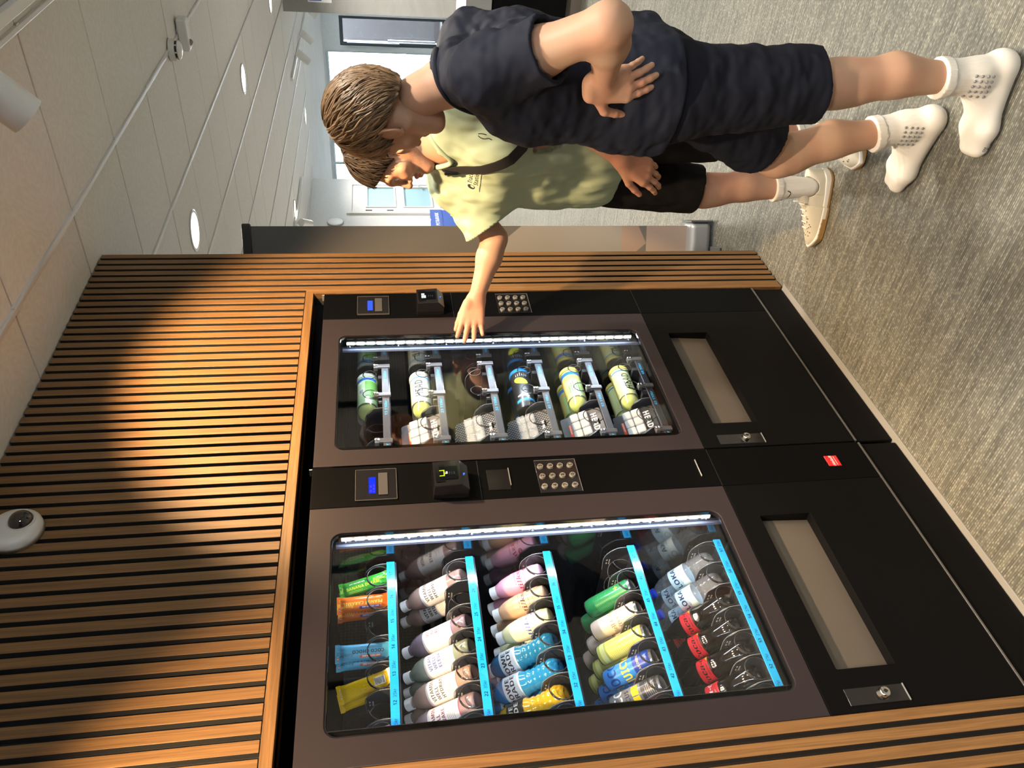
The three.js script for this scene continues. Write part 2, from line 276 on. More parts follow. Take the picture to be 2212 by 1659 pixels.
{ // low furniture by the bright end
  const t = thing('lounge_bench', 'taupe upholstered bench back at the foot of the grey wall', 'bench', [11.5, 0, -1.75]);
  mesh('backrest', rbx(0.0, 0.14, 0.2, 0.62, -0.62, 0.4, 0.04, 3), std([0.14, 0.125, 0.11], 0.9), t);
  mesh('seat', rbx(0.1, 0.62, 0.14, 0.4, -0.62, 0.4, 0.04, 3), std([0.14, 0.125, 0.11], 0.9), t);
  for (const x of [0.06, 0.56]) for (const q of [-0.56, 0.34]) mesh('leg', cylBetween([x, 0, q], [x, 0.16, q], 0.018), M.blackMetal, t);
  const a = thing('white_armchair', 'white rounded armchair in front of the glass exit door', 'chair', [14, 0, -2.75]);
  mesh('shell', rbx(-0.02, 0.1, 0.1, 0.58, -0.3, 0.3, 0.06, 4), M.whitePlastic, a);
  mesh('seat', rbx(0.08, 0.55, 0.25, 0.42, -0.3, 0.3, 0.06, 4), M.whitePlastic, a);
  for (const x of [0.05, 0.5]) for (const q of [-0.24, 0.24]) mesh('leg', cylBetween([x, 0, q], [x, 0.28, q], 0.016), M.alu, a);
}
{ // sign on the grey wall
  const tx = canvasTex(128, 128, (c) => { c.fillStyle = '#e9ecf2'; c.fillRect(0, 0, 128, 128); c.strokeStyle = '#2a4aa0'; c.lineWidth = 7; c.strokeRect(12, 12, 104, 58); c.fillStyle = '#2a4aa0'; c.beginPath(); c.arc(64, 41, 16, 0, 7); c.fill(); c.fillStyle = '#2b2e38'; c.fillRect(84, 88, 10, 24); c.fillRect(98, 86, 14, 26); });
  const s = mesh('wall_sign', bx(10.385, 10.399, 2.12, 2.4, -0.98, -0.7), [std(0xffffff, 0.4, 0, { map: tx }), std(0xffffff, 0.4, 0, { map: tx }), M.white, M.white, M.white, M.white], scene);
  tag(s, 'small white sign with blue outline high on the grey wall', 'sign');
}
// ---------- ceiling fittings ----------
const downs = [[4.272, -0.689], [6.74, -0.66], [9.15, -0.68], [9.32, -3.16], [12.0, -3.0], [6.74, -3.16], [4.27, 1.78], [6.74, 1.78], [1.82, 1.78], [-0.63, 1.78], [1.82, 4.2], [4.27, 4.2]];
const downLabel = ['round recessed ceiling light just past the end of the slatted wall', 'round recessed ceiling light beyond the smoke detector', 'round recessed ceiling light in front of the grey wall', 'round recessed ceiling light by the far track spot above the door wall', 'round recessed ceiling light nearest the bright end windows', 'round recessed ceiling light between the banner and the door wall', 'round recessed ceiling light over the steel counter approach', 'round recessed ceiling light above the steel counter', 'round recessed ceiling light over the aisle behind the man in navy', 'round recessed ceiling light over the aisle before the drinks machine', 'round recessed ceiling light before the wire fence opposite the ball machine', 'round recessed ceiling light before the wire fence towards the counter'];
downs.forEach(([x, z], i) => {
  const t = thing('ceiling_downlight', downLabel[i], 'lamp', [x, CEIL, z], 'recessed ceiling lights');
  mesh('trim_ring', lathe([[0.1, 0.003], [0.118, 0.001], [0.122, -0.006], [0.106, -0.008], [0.1, -0.003], [0.1, 0.003]], 32), M.whitePlastic, t);
  mesh('light_disc', cyl(0.1, 0.006, 28).translate(0, -0.002, 0), M.lampDisc, t);
  const l = new THREE.SpotLight(0xfff6ea, z > 1 ? 13 : 25, 0, 1.35, 0.6, 2); l.position.set(x, CEIL - 0.02, z); l.target.position.set(x, 0, z); l.castShadow = true; l.shadow.radius = 4.5; scene.add(l, l.target);
});
function trackSpot(pos, aim, color, cd, half, pen, label, r = 0.047, len = 0.17, lit = true) {
  const t = thing('track_spotlight', label, 'lamp', pos, 'white cylinder track spots');
  const d = V(...aim).sub(V(...pos)).normalize(), q = new THREE.Quaternion().setFromUnitVectors(V(0, -1, 0), d);
  const h = mesh('lamp_head', lathe([[0.001, len], [r * 0.9, len], [r, len - 0.008], [r, 0.0], [r * 0.92, 0.0], [r * 0.86, 0.02], [0.001, 0.021]], 28), M.whitePlastic, t); h.quaternion.copy(q);
  const g = mesh('light_lens', cyl(r * 0.84, 0.004, 24).translate(0, 0.017, 0), lit ? M.lampWarm : M.whitePlastic, t); g.quaternion.copy(q);
  const b = V(0, len * 0.6, 0).applyQuaternion(q);
  mesh('yoke', merge([cylBetween([b.x, b.y, b.z], [b.x, CEIL - pos[1] - 0.04, b.z], 0.008), rbx(b.x - 0.05, b.x + 0.05, CEIL - pos[1] - 0.045, CEIL - pos[1] - 0.025, b.z - 0.018, b.z + 0.018, 0.004)]), M.whitePlastic, t);
  if (!lit) return;
  const l = new THREE.SpotLight(color, cd, 0, half, pen, 2); l.position.set(...pos).addScaledVector(d, 0.004); l.target.position.set(...aim); l.castShadow = true; l.shadow.radius = 1.6; scene.add(l, l.target);
}
const spotLabel = ['white cylinder track spot aimed at the wood over the machines', 'white cylinder track spot beside the drinks machine', 'white cylinder track spot above the man in the green shirt', 'white cylinder track spot aimed at the man in navy'];
spots.forEach(([p, a, c, cd, h, pen], i) => trackSpot(p, a, c, cd, h, pen, spotLabel[i]));
for (const [p, a, l] of [[[11.13, 2.5, -1.93], [11.0, 1, -3.2], 'small white track spot at the near end of the far track'], [[11.93, 2.5, -1.9], [11.8, 1, -3.2], 'small white track spot in the middle of the far track'], [[13.21, 2.5, -1.9], [13.0, 1, -3.2], 'small white track spot at the window end of the far track'], [[9.1, 2.5, -3.26], [10.4, 1.6, -4.2], 'white track spot in front of the wall with the round vent']])
  trackSpot(p, a, 0, 0, 0, 0, l, 0.05, 0.2, false);
for (const [x0, x1, z, l] of [[-0.5, 3.3, 0.93, 'white lighting track along the machine row'], [10.45, 13.6, -1.92, 'white lighting track running towards the glass exit door'], [8.5, 10.4, -3.25, 'white lighting track before the round vent']]) {
  const t = thing('lighting_track', l, 'track', [x0, CEIL, z]);
  mesh('rail', rbx(0, x1 - x0, -0.032, -0.008, -0.018, 0.018, 0.003), M.whitePlastic, t); mesh('end_cap', rbx(-0.01, 0.0, -0.034, -0.006, -0.02, 0.02, 0.003), M.whitePlastic, t);
}
{
  const t = thing('smoke_detector', 'round smoke detector with dark slots on a ceiling runner', 'detector', [4.51, CEIL, 0.25]);
  mesh('base', cyl(0.055, 0.03, 28).translate(0, -0.02, 0), M.whitePlastic, t);
  mesh('slot_ring', cyl(0.045, 0.012, 28).translate(0, -0.04, 0), std([0.02, 0.02, 0.02], 0.6), t);
  for (let k = 0; k < 8; k++) mesh('rib', bx(-0.003, 0.003, -0.047, -0.034, 0.043, 0.05).rotateY(k * Math.PI / 4), M.whitePlastic, t);
  mesh('cap', lathe([[0.001, -0.064], [0.03, -0.062], [0.047, -0.052], [0.05, -0.046], [0.001, -0.046]], 28), M.whitePlastic, t);
  const s = thing('motion_sensor', 'small rectangular white motion sensor beside the smoke detector', 'sensor', [4.76, CEIL, 0.26]);
  mesh('housing', rbx(-0.045, 0.045, -0.06, -0.008, -0.085, 0.085, 0.012), M.whitePlastic, s);
  mesh('lens', new THREE.SphereGeometry(0.018, 16, 10).translate(0, -0.058, -0.045), std([0.25, 0.25, 0.26], 0.2), s);
  mesh('bracket', cylBetween([0, -0.01, 0], [0, 0.0, 0], 0.03), M.whitePlastic, s);
}
{ // dome camera on the slats
  const t = thing('dome_camera', 'white dome security camera mounted high on the wood slats', 'camera', [1.447, 2.575, 0]);
  const mk = (p) => lathe(p, 36).rotateX(Math.PI / 2);
  mesh('base_plate', mk([[0.001, 0.034], [0.042, 0.034], [0.055, 0.03], [0.066, 0.018], [0.068, 0.0], [0.001, 0.0]]), M.whitePlastic, t);
  mesh('dome', new THREE.SphereGeometry(0.03, 28, 18).scale(1, 1, 0.9).translate(0.012, -0.018, 0.03), phys([0.02, 0.02, 0.022], 0.06, { clearcoat: 1 }), t);
  mesh('dome_ring', new THREE.TorusGeometry(0.031, 0.003, 8, 28).translate(0.012, -0.018, 0.033), M.whitePlastic, t);
}
{ // wire mesh fence of the lit court across the aisle; the machine glass mirrors it
  const t = thing('wire_fence', 'black wire mesh court fence across the aisle from the machines', 'fence', [0, 0, 5.0]);
  for (let k = 0; k < 7; k++) mesh('post', rbx(2.5 + k * 1.28, 2.56 + k * 1.28, 0, CEIL - 0.01, -0.03, 0.03, 0.004), M.blackMetal, t);
  mesh('mid_rail', rbx(2.5, 10.2, 1.28, 1.36, -0.02, 0.02, 0.004), M.blackMetal, t);
  const w = []; for (let k = 0; k < 226; k++) w.push(bx(2.52 + k * 0.034, 2.523 + k * 0.034, 0.02, CEIL - 0.02, -0.0015, 0.0015)); for (let k = 1; k < 78; k++) w.push(bx(2.5, 10.2, k * 0.034, k * 0.034 + 0.003, 0.0015, 0.0045));
  mesh('mesh_wires', merge(w), M.blackMetal, t).userData.kind = 'stuff';
  [['court light panel over the window end of the court wall', 3.6], ['court light panel over the middle of the court wall', 6.2], ['court light panel over the counter end of the court wall', 8.8]].forEach(([l, x]) => {
    const p = thing('court_light', l, 'lamp', [x, CEIL - 0.06, 5.6], 'court light panels');
    mesh('housing', rbx(-0.62, 0.62, -0.01, 0.05, -0.16, 0.16, 0.006), M.whitePlastic, p); mesh('light_panel', bx(-0.6, 0.6, -0.014, -0.01, -0.14, 0.14), M.lampDisc, p);
    const r = new THREE.RectAreaLight(0xfff4e4, 20, 1.2, 0.28); r.position.set(x, CEIL - 0.08, 5.6); r.lookAt(x, 1.6, 6.6); r.castShadow = true; scene.add(r);
  });
}
// ---------- vending machines ----------
M.bracket = std([0.16, 0.17, 0.19], 0.35, 0.6);
const ZT = -0.16;                       // front of the trays behind the glass
const keyTex = canvasTex(192, 256, (c) => {
  c.fillStyle = '#b9b7b2'; c.fillRect(0, 0, 192, 256); c.fillStyle = '#15151a'; c.font = 'bold 40px sans-serif'; c.textAlign = 'center';
  ['1', '2', '3', '4', '5', '6', '7', '8', '9', 'R', '0', 'C'].forEach((s, i) => c.fillText(s, 32 + (i % 3) * 64, 46 + Math.floor(i / 3) * 64));
});
M.key = std(0xffffff, 0.25, 0.75, { map: keyTex });
const keyGeos = Array.from({ length: 12 }, (_, i) => {
  const g = new THREE.CylinderGeometry(0.0085, 0.0098, 0.006, 20).rotateX(Math.PI / 2), p = g.attributes.position, u = g.attributes.uv;
  for (let k = 0; k < p.count; k++) u.setXY(k, ((i % 3) + 0.5 + p.getX(k) / 0.024) / 3, 1 - (Math.floor(i / 3) + 0.5 - p.getY(k) / 0.024) / 4);
  return g;
});
const helix = (R, turns, pitch, wr, phase = 0, dir = 1, z0 = 0) => {
  const pts = []; const n = Math.round(turns * 14);
  for (let i = 0; i <= n; i++) { const a = phase + dir * i / 14 * Math.PI * 2; pts.push(V(R * Math.cos(a), R * Math.sin(a), z0 - pitch * i / 14)); }
  return new THREE.TubeGeometry(new THREE.CatmullRomCurve3(pts), n * 2, wr, 5);
};
const coilA = helix(0.0325, 6.2, 0.072, 0.0017, 1.9, 1), coilB = helix(0.036, 6.2, 0.06, 0.0017, 2.4, 1), coilS = helix(0.024, 1.1, 0.004, 0.0016, 1.2, 1), ringA = helix(0.0325, 1.12, 0.005, 0.0017, 1.9, 1), ringB = helix(0.036, 1.12, 0.005, 0.0017, 2.4, 1);
const hexShape = (x, y, r) => { const s = new THREE.Path(); for (let i = 0; i < 6; i++) { const a = i * Math.PI / 3; i ? s.lineTo(x + r * Math.cos(a), y + r * Math.sin(a)) : s.moveTo(x + r * Math.cos(a), y + r * Math.sin(a)); } s.closePath(); return s; };
function machine(o, label) {
  const { x0, x1, bz, g0, g1, ix0, ix1, z } = o, t = thing('vending_machine', label, 'vending machine', [(x0 + x1) / 2, 0, z]), cx = (x0 + x1) / 2;
  const P = (n, g, m, par = t) => { const q = mesh(n, par === t ? g.translate(-cx, 0, 0) : g, m, par); return q; };
  // carcass
  P('cabinet', merge([bx(x0 + 0.004, ix0, 0.06, 1.843, -0.86, -0.0145), bx(ix1, x1 - 0.004, 0.06, 1.843, -0.86, -0.0145), bx(ix0, ix1, 1.80, 1.843, -0.86, -0.0145), bx(ix0, ix1, 0.06, 0.60, -0.86, -0.06), bx(ix0, ix1, 0.6, 1.8, -0.86, -0.80)]), M.blackMetal);
  // inner lining: glossy side walls, back with slots
  P('inner_side', bx(ix1 - 0.004, ix1 - 0.0005, 0.601, 1.799, -0.78, -0.019), phys([0.012, 0.013, 0.016], 0.1, { clearcoat: 1, clearcoatRoughness: 0.05 }));
  P('inner_side', bx(ix0 + 0.0005, ix0 + 0.004, 0.601, 1.799, -0.78, -0.019), phys([0.012, 0.013, 0.016], 0.15, { clearcoat: 1, clearcoatRoughness: 0.05 }));
  P('inner_back', bx(ix0 + 0.005, ix1 - 0.005, 0.601, 1.799, -0.79, -0.775), std([0.02, 0.021, 0.024], 0.4));
  P('inner_floor', bx(ix0 + 0.005, ix1 - 0.005, 0.601, 0.612, -0.77, -0.062), std([0.03, 0.03, 0.033], 0.3));
  const slots = []; for (const y of o.rows) for (let k = 0; k < 14; k++) slots.push(bx(ix1 - 0.0065, ix1 - 0.0042, y + 0.015, y + 0.021, -0.33 - k * 0.03, -0.32 - k * 0.03));
  P('wall_slots', merge(slots), M.alu).userData.kind = 'stuff';
  // door bezel with its rounded window opening
  const S = poly([[x0 + 0.001, 0.656], [bz, 0.656], [bz, 1.845], [x0 + 0.001, 1.845]]); const h = new THREE.Path(); rrShape(h, g0, g1, 0.703, 1.786, 0.03); S.holes.push(h);
  P('door_bezel', plate(S, -0.014, 0, 0.0015), M.plum);
  const gs = new THREE.Shape(); rrShape(gs, g0 - 0.008, g1 + 0.008, 0.695, 1.794, 0.034);
  const gk = new THREE.Shape(); rrShape(gk, g0 - 0.0005, g1 + 0.0005, 0.7025, 1.7865, 0.03); const gh = new THREE.Path(); rrShape(gh, g0 + 0.004, g1 - 0.003, 0.707, 1.782, 0.026); gk.holes.push(gh);
  P('glass_pane', plate(gs, -0.018, -0.0145), M.glass);
  P('window_gasket', plate(gk, -0.0138, -0.004), M.blackGloss);
  // control column
  P('control_panel', rbx(bz + 0.0012, x1, 0.145, 1.846, -0.034, 0, 0.002), M.panel);
  const pm = (bz + x1) / 2;
  for (const sy of [1.372, 0.655]) P('panel_seam', bx(bz + 0.002, x1 - 0.001, sy, sy + 0.0025, -0.002, 0.0008), std([0.002, 0.002, 0.002], 0.6));
  const d = P('display_module', merge([rbx(pm - 0.058, pm + 0.058, 1.61, 1.723, -0.001, 0.0035, 0.002)]), M.blackGloss);
  mesh('module_rim', merge([bx(pm - 0.058, pm + 0.058, 1.6085, 1.61, 0, 0.0045), bx(pm - 0.058, pm + 0.058, 1.723, 1.7245, 0, 0.0045), bx(pm + 0.057, pm + 0.0585, 1.61, 1.723, 0, 0.0045), bx(pm - 0.0585, pm - 0.057, 1.61, 1.723, 0, 0.0045)]).translate(-cx, 0, 0), std([0.10, 0.10, 0.105], 0.4, 0.3), d);
  mesh('lcd_screen', bx(pm - 0.034, pm + 0.027, 1.668, 1.687, 0.0036, 0.0046).translate(-cx, 0, 0), o.lcd, d);
  mesh('bill_slot', rbx(pm - 0.042, pm + 0.042, 1.634, 1.660, 0.0034, 0.006, 0.001).translate(-cx, 0, 0), std([0.06, 0.06, 0.063], 0.3), d);
  // card reader
  const ra = pm - 0.062, rb = pm + 0.028, r = P('card_reader', new THREE.ExtrudeGeometry(poly([[0, 1.410], [0.03, 1.410], [0.052, 1.432], [0.048, 1.505], [0.0, 1.508]]), { depth: rb - ra, bevelEnabled: true, bevelSize: 0.002, bevelThickness: 0.002, bevelSegments: 2 }).rotateY(-Math.PI / 2).translate(rb, 0, 0), M.blackGloss);
  mesh('reader_screen', bx(ra + 0.012, rb - 0.012, 1.475, 1.5, 0, 0.001).translate(-cx, 0, 0.0515).applyMatrix4(new THREE.Matrix4()), std(0x0a0a0c, 0.1), r);
  const scr = new THREE.PlaneGeometry(0.05, 0.062).rotateX(-0.05).translate((ra + rb) / 2 - cx, 1.47, 0.0535);
  mesh('reader_display', scr, o.reader, r);
  mesh('contactless_mark', new THREE.ExtrudeGeometry(poly([[-0.012, 0.006], [0.012, 0.006], [0, -0.006]]), { depth: 0.002, bevelEnabled: false }).rotateX(-0.7).translate((ra + rb) / 2 - cx, 1.422, 0.043), std(0x2f63ff, 0.3, 0, { emissive: col(0.03, 0.12, 0.9), emissiveIntensity: 0.5 }), r);
  // keypad
  const kp = P('keypad', rbx(pm - 0.066, pm + 0.062, 1.080, 1.203, -0.001, 0.0018, 0.0015), M.blackGloss);
  mesh('keypad_rim', merge([bx(pm - 0.066, pm + 0.062, 1.0785, 1.0797, 0, 0.003), bx(pm + 0.0615, pm + 0.0628, 1.0785, 1.203, 0, 0.003)]).translate(-cx, 0, 0), std([0.2, 0.2, 0.21], 0.3, 0.5), kp);
  for (let i = 0; i < 12; i++) { const k = mesh('key', keyGeos[i], M.key, kp); k.position.set(pm - 0.043 + (i % 3) * 0.0395 - cx + 0.0, 1.188 - Math.floor(i / 3) * 0.030, 0.0045); }
  if (o.coin) { const c = P('coin_slot', rbx(pm - 0.045, pm + 0.035, 1.285, 1.35, -0.001, 0.002, 0.0015), M.blackGloss); mesh('slot_edge', bx(pm - 0.03, pm + 0.038, 1.283, 1.2855, 0, 0.004).translate(-cx, 0, 0), M.alu, c); P('coin_return', rbx(pm - 0.035, pm + 0.034, 0.706, 0.7085, -0.001, 0.004, 0.001), M.alu); }
  // lower door with collection bin
  const L = poly([[x0 + 0.001, 0.145], [bz, 0.145], [bz, 0.6545], [x0 + 0.001, 0.6545]]), b0 = o.bin[0], b1 = o.bin[1], lh = new THREE.Path(); rrShape(lh, b0, b1, 0.434, 0.588, 0.004); L.holes.push(lh);
  P('lower_door', plate(L, -0.034, 0, 0.0015), M.blackMetal);
  P('bin_flap', rbx(-(b1 - b0) / 2 + 0.001, (b1 - b0) / 2 - 0.001, -0.078, 0.078, -0.002, 0.002, 0.001).rotateX(0.06).translate((b0 + b1) / 2, 0.511, -0.027), M.steel);
  const lk = P('lock_recess', rbx(o.lock - 0.021, o.lock + 0.021, 0.447, 0.598, -0.001, 0.002, 0.0015), M.blackGloss);
  mesh('lock_edge', bx(o.lock - 0.021, o.lock + 0.021, 0.4455, 0.4475, 0, 0.004).translate(-cx, 0, 0), M.alu, lk);
  mesh('lock_cylinder', lathe([[0.001, 0.016], [0.0105, 0.016], [0.0125, 0.012], [0.0145, 0.003], [0.016, 0.0]], 24).rotateX(Math.PI / 2).translate(o.lock - cx, 0.506, 0.001), M.chrome, lk);
  mesh('keyhole', merge([bx(-0.001, 0.001, -0.006, 0.006, 0.0, 0.0006), cyl(0.0045, 0.001, 14).rotateX(Math.PI / 2)]).translate(o.lock - cx, 0.506, 0.0175), std([0.01, 0.01, 0.01], 0.5), lk);
  P('door_sill', rbx(x0 + 0.002, x1 - 0.002, 0.1365, 0.1425, -0.03, 0.001, 0.001), std([0.14, 0.14, 0.14], 0.3, 0.6));
  P('kick_plate', rbx(x0 + 0.004, x1 - 0.004, 0.008, 0.134, -0.05, -0.006, 0.003), M.blackMetal);
  P('hinge_post', rbx(x1 - 0.002, x1 + 0.002, 1.79, 1.855, -0.03, -0.004, 0.001), M.alu);
  for (const [fx, fz] of [[x0 + 0.06, -0.1], [x1 - 0.06, -0.1], [x0 + 0.06, -0.78], [x1 - 0.06, -0.78]]) P('foot', cyl(0.02, 0.06, 14).translate(fx, 0.031, fz), M.blackMetal);
  if (o.badge) P('badge', bx(1.521, 1.563, 0.246, 0.287, 0.0005, 0.0022), o.badge);
  // light strips along both sides of the window
  for (const [sx, s] of [[ix1 - 0.012, -1], [ix0 - 0.004, 1]]) {
    const pr = P('light_profile', rbx(Math.min(sx, sx - s * 0.008), Math.max(sx, sx - s * 0.008), 0.705, 1.765, s < 0 ? -0.062 : -0.046, s < 0 ? -0.047 : -0.041, 0.002), M.whitePlastic);
    const dg = bx(-0.0012, 0.0012, -0.0125, 0.0125, -0.005, 0.005), n = 30;
    if (s < 0) for (let k = 0; k < n; k++) { const q = mesh('led_diode', dg, M.led, pr); q.position.set(sx + s * 0.0012 - cx, 0.72 + k * (1.03 / (n - 1)), -0.0545); }
    const a = new THREE.RectAreaLight(0xe6f3ff, o.led, 0.010, 1.04); const az = z - (s < 0 ? 0.0545 : 0.046); a.position.set(sx + s * 0.006, 1.235, az); a.lookAt(sx + s * 1.0, 1.235, az - 1.15); a.castShadow = true; scene.add(a);
    if (s < 0) { P('seam_bar', rbx(sx - 0.001, sx + 0.008, 0.66, 1.78, -0.094, -0.084, 0.001), std([0.10, 0.115, 0.17], 0.35)); for (let k = 0; k < 7; k++) P('screw', new THREE.SphereGeometry(0.004, 10, 8).translate(sx + 0.007, 0.71 + k * 0.174, -0.074), M.chrome); }
  }
  return { t, cx, P };
}
const lcdTex = canvasTex(128, 40, (c) => { c.fillStyle = '#1030ff'; c.fillRect(0, 0, 128, 40); c.fillStyle = '#8a3cf0'; c.font = 'bold 15px monospace'; c.fillText('30  A6', 8, 17); c.fillText('0.00 kr', 8, 35); });
const readA = canvasTex(128, 160, (c) => { c.fillStyle = '#07080b'; c.fillRect(0, 0, 128, 160); c.fillStyle = '#d8f02a'; c.fillRect(34, 18, 60, 48); c.fillStyle = '#0a0c10'; c.fillRect(42, 26, 44, 32); c.fillStyle = '#7df07a'; c.fillRect(52, 68, 14, 8); c.fillStyle = '#e8c8c0'; c.fillRect(54, 74, 24, 14); c.fillStyle = '#b9bcc2'; c.font = '13px sans-serif'; c.fillText('^  o', 48, 106); c.fillText('<  >', 48, 122); c.fillText('v  x', 48, 138); });
const readB = canvasTex(128, 160, (c) => { c.fillStyle = '#08090c'; c.fillRect(0, 0, 128, 160); c.fillStyle = '#e8ece8'; c.fillRect(24, 20, 46, 50); c.fillStyle = '#22262a'; c.font = 'bold 16px sans-serif'; c.fillText('72', 30, 50); c.fillStyle = '#e8ece8'; c.fillRect(76, 24, 26, 34); c.fillStyle = '#6ad06a'; c.fillRect(104, 12, 8, 8); c.fillStyle = '#b9bcc2'; c.font = '13px sans-serif'; c.fillText('^  o', 44, 100); c.fillText('<  >', 44, 118); c.fillText('v  x', 44, 136); });
const glow = (tx, k) => new THREE.MeshStandardMaterial({ color: 0x000000, emissive: 0xffffff, emissiveMap: tx, emissiveIntensity: k, roughness: 0.15 });
const badgeTex = canvasTex(128, 128, (c) => { c.fillStyle = '#c3242b'; c.fillRect(0, 0, 128, 128); c.strokeStyle = '#f6eeee'; c.lineWidth = 5; c.beginPath(); c.moveTo(10, 92); c.lineTo(118, 92); c.stroke(); c.fillStyle = '#f6eeee'; c.font = 'italic bold 38px serif'; c.textAlign = 'center'; c.fillText('Sielaff', 64, 72); });
const R1 = [1.634, 1.412, 1.186, 0.932, 0.662], R2 = [1.632, 1.44, 1.249, 1.061, 0.866, 0.668];
const m1 = machine({ x0: 0.757, x1: 1.620, bz: 1.466, g0: 0.824, g1: 1.377, ix0: 0.845, ix1: 1.412, z: 0.004, rows: R1, bin: [0.866, 1.345], lock: 0.794, coin: true, led: 85, lcd: glow(lcdTex, 0.9), reader: glow(readA, 0.9), badge: std(0xffffff, 0.4, 0, { map: badgeTex }) }, 'black drinks vending machine stocked with bottles, cans and snack bars');
const m2 = machine({ x0: 1.628, x1: 2.530, bz: 2.365, g0: 1.694, g1: 2.267, ix0: 1.72, ix1: 2.303, z: 0, rows: R2, bin: [1.74, 2.234], lock: 1.662, led: 85, lcd: M.lcdBlue, reader: glow(readB, 0.9) }, 'black vending machine stocked with ball tubes and grip packs');

// trays of the drinks machine
const COLX = (k) => 1.3555 - 0.0755 * k;
const dividerGeo = (() => { const s = poly([[0, 0], [0.004, 0.045], [0.036, 0.076], [0.52, 0.076], [0.52, 0]]); return new THREE.ExtrudeGeometry(s, { depth: 0.0022, bevelEnabled: false }).rotateY(Math.PI / 2).translate(-0.0011, 0, 0); })();
const dividerSlots = merge([[0.052, 0.066], [0.052, 0.058], [0.066, 0.066], [0.060, 0.058], [0.068, 0.058]].map(([q, y]) => bx(-0.0016, 0.0016, y, y + 0.0035, -q - 0.006, -q)));
M.slot = std([0.42, 0.45, 0.48], 0.4);
const dividerEdge = tube([[0, 0.002, -0.0005], [0, 0.045, -0.004], [0, 0.076, -0.036], [0, 0.0765, -0.1]], 0.0012, 14, 5);
const trayPlate = (a, b) => merge([bx(a, b, -0.010, -0.006, -0.53, -0.002), bx(a, b, -0.016, 0.004, -0.006, -0.002)]);
const EMPTY = [[2, 5], [1], [], [0], []];
R1.forEach((y, r) => {
  const tr = new THREE.Group(); tr.name = 'tray'; tr.position.set(-m1.cx, y, ZT); m1.t.add(tr);
  const tx = canvasTex(1024, 40, (c) => {
    c.fillStyle = '#1fa3e6'; c.fillRect(0, 0, 1024, 40); c.fillStyle = '#0c2a52';
    for (let k = 0; k < 7; k++) { const n = (r + 1) * 10 + 7 - k, X = 1024 * (1 - (k + 0.62) / 7); c.font = 'bold 24px sans-serif'; c.fillText(String(n), X, 29); c.font = '22px sans-serif'; c.fillText((r === 0 && k === 2 ? '30' : r === 4 ? (k < 2 ? '25' : '27') : '35') + 'kr', X + 40, 29); }
  });
  mesh('tray_plate', trayPlate(0.862, 1.394), M.divider, tr);
  const side = std(0x1b93d4, 0.35);
  mesh('price_rail', rbx(0.862, 1.394, -0.011, 0.011, -0.001, 0.003, 0.001), side, tr);
  mesh('price_strip', new THREE.PlaneGeometry(0.53, 0.0208).translate(1.128, 0, 0.0034), phys(0xffffff, 0.2, { map: tx, clearcoat: 0.4 }), tr);
  for (let k = 0; k < 8; k++) { const x = 1.3555 + 0.0378 - k * 0.0755; const d = mesh('divider', dividerGeo, M.divider, tr); d.position.set(x, -0.006, -0.004); const e = mesh('divider_rim', dividerEdge, M.clearEdge, tr); e.position.set(x, -0.006, -0.004); const sl = mesh('divider_slots', dividerSlots, M.slot, tr); sl.position.copy(d.position); sl.userData.kind = 'stuff'; }
  for (let k = 0; k < 7; k++) { const c = mesh('coil', EMPTY[r].includes(k) ? coilA : ringA, M.wire, tr); c.position.set(COLX(k), 0.033, -0.0055); }
});
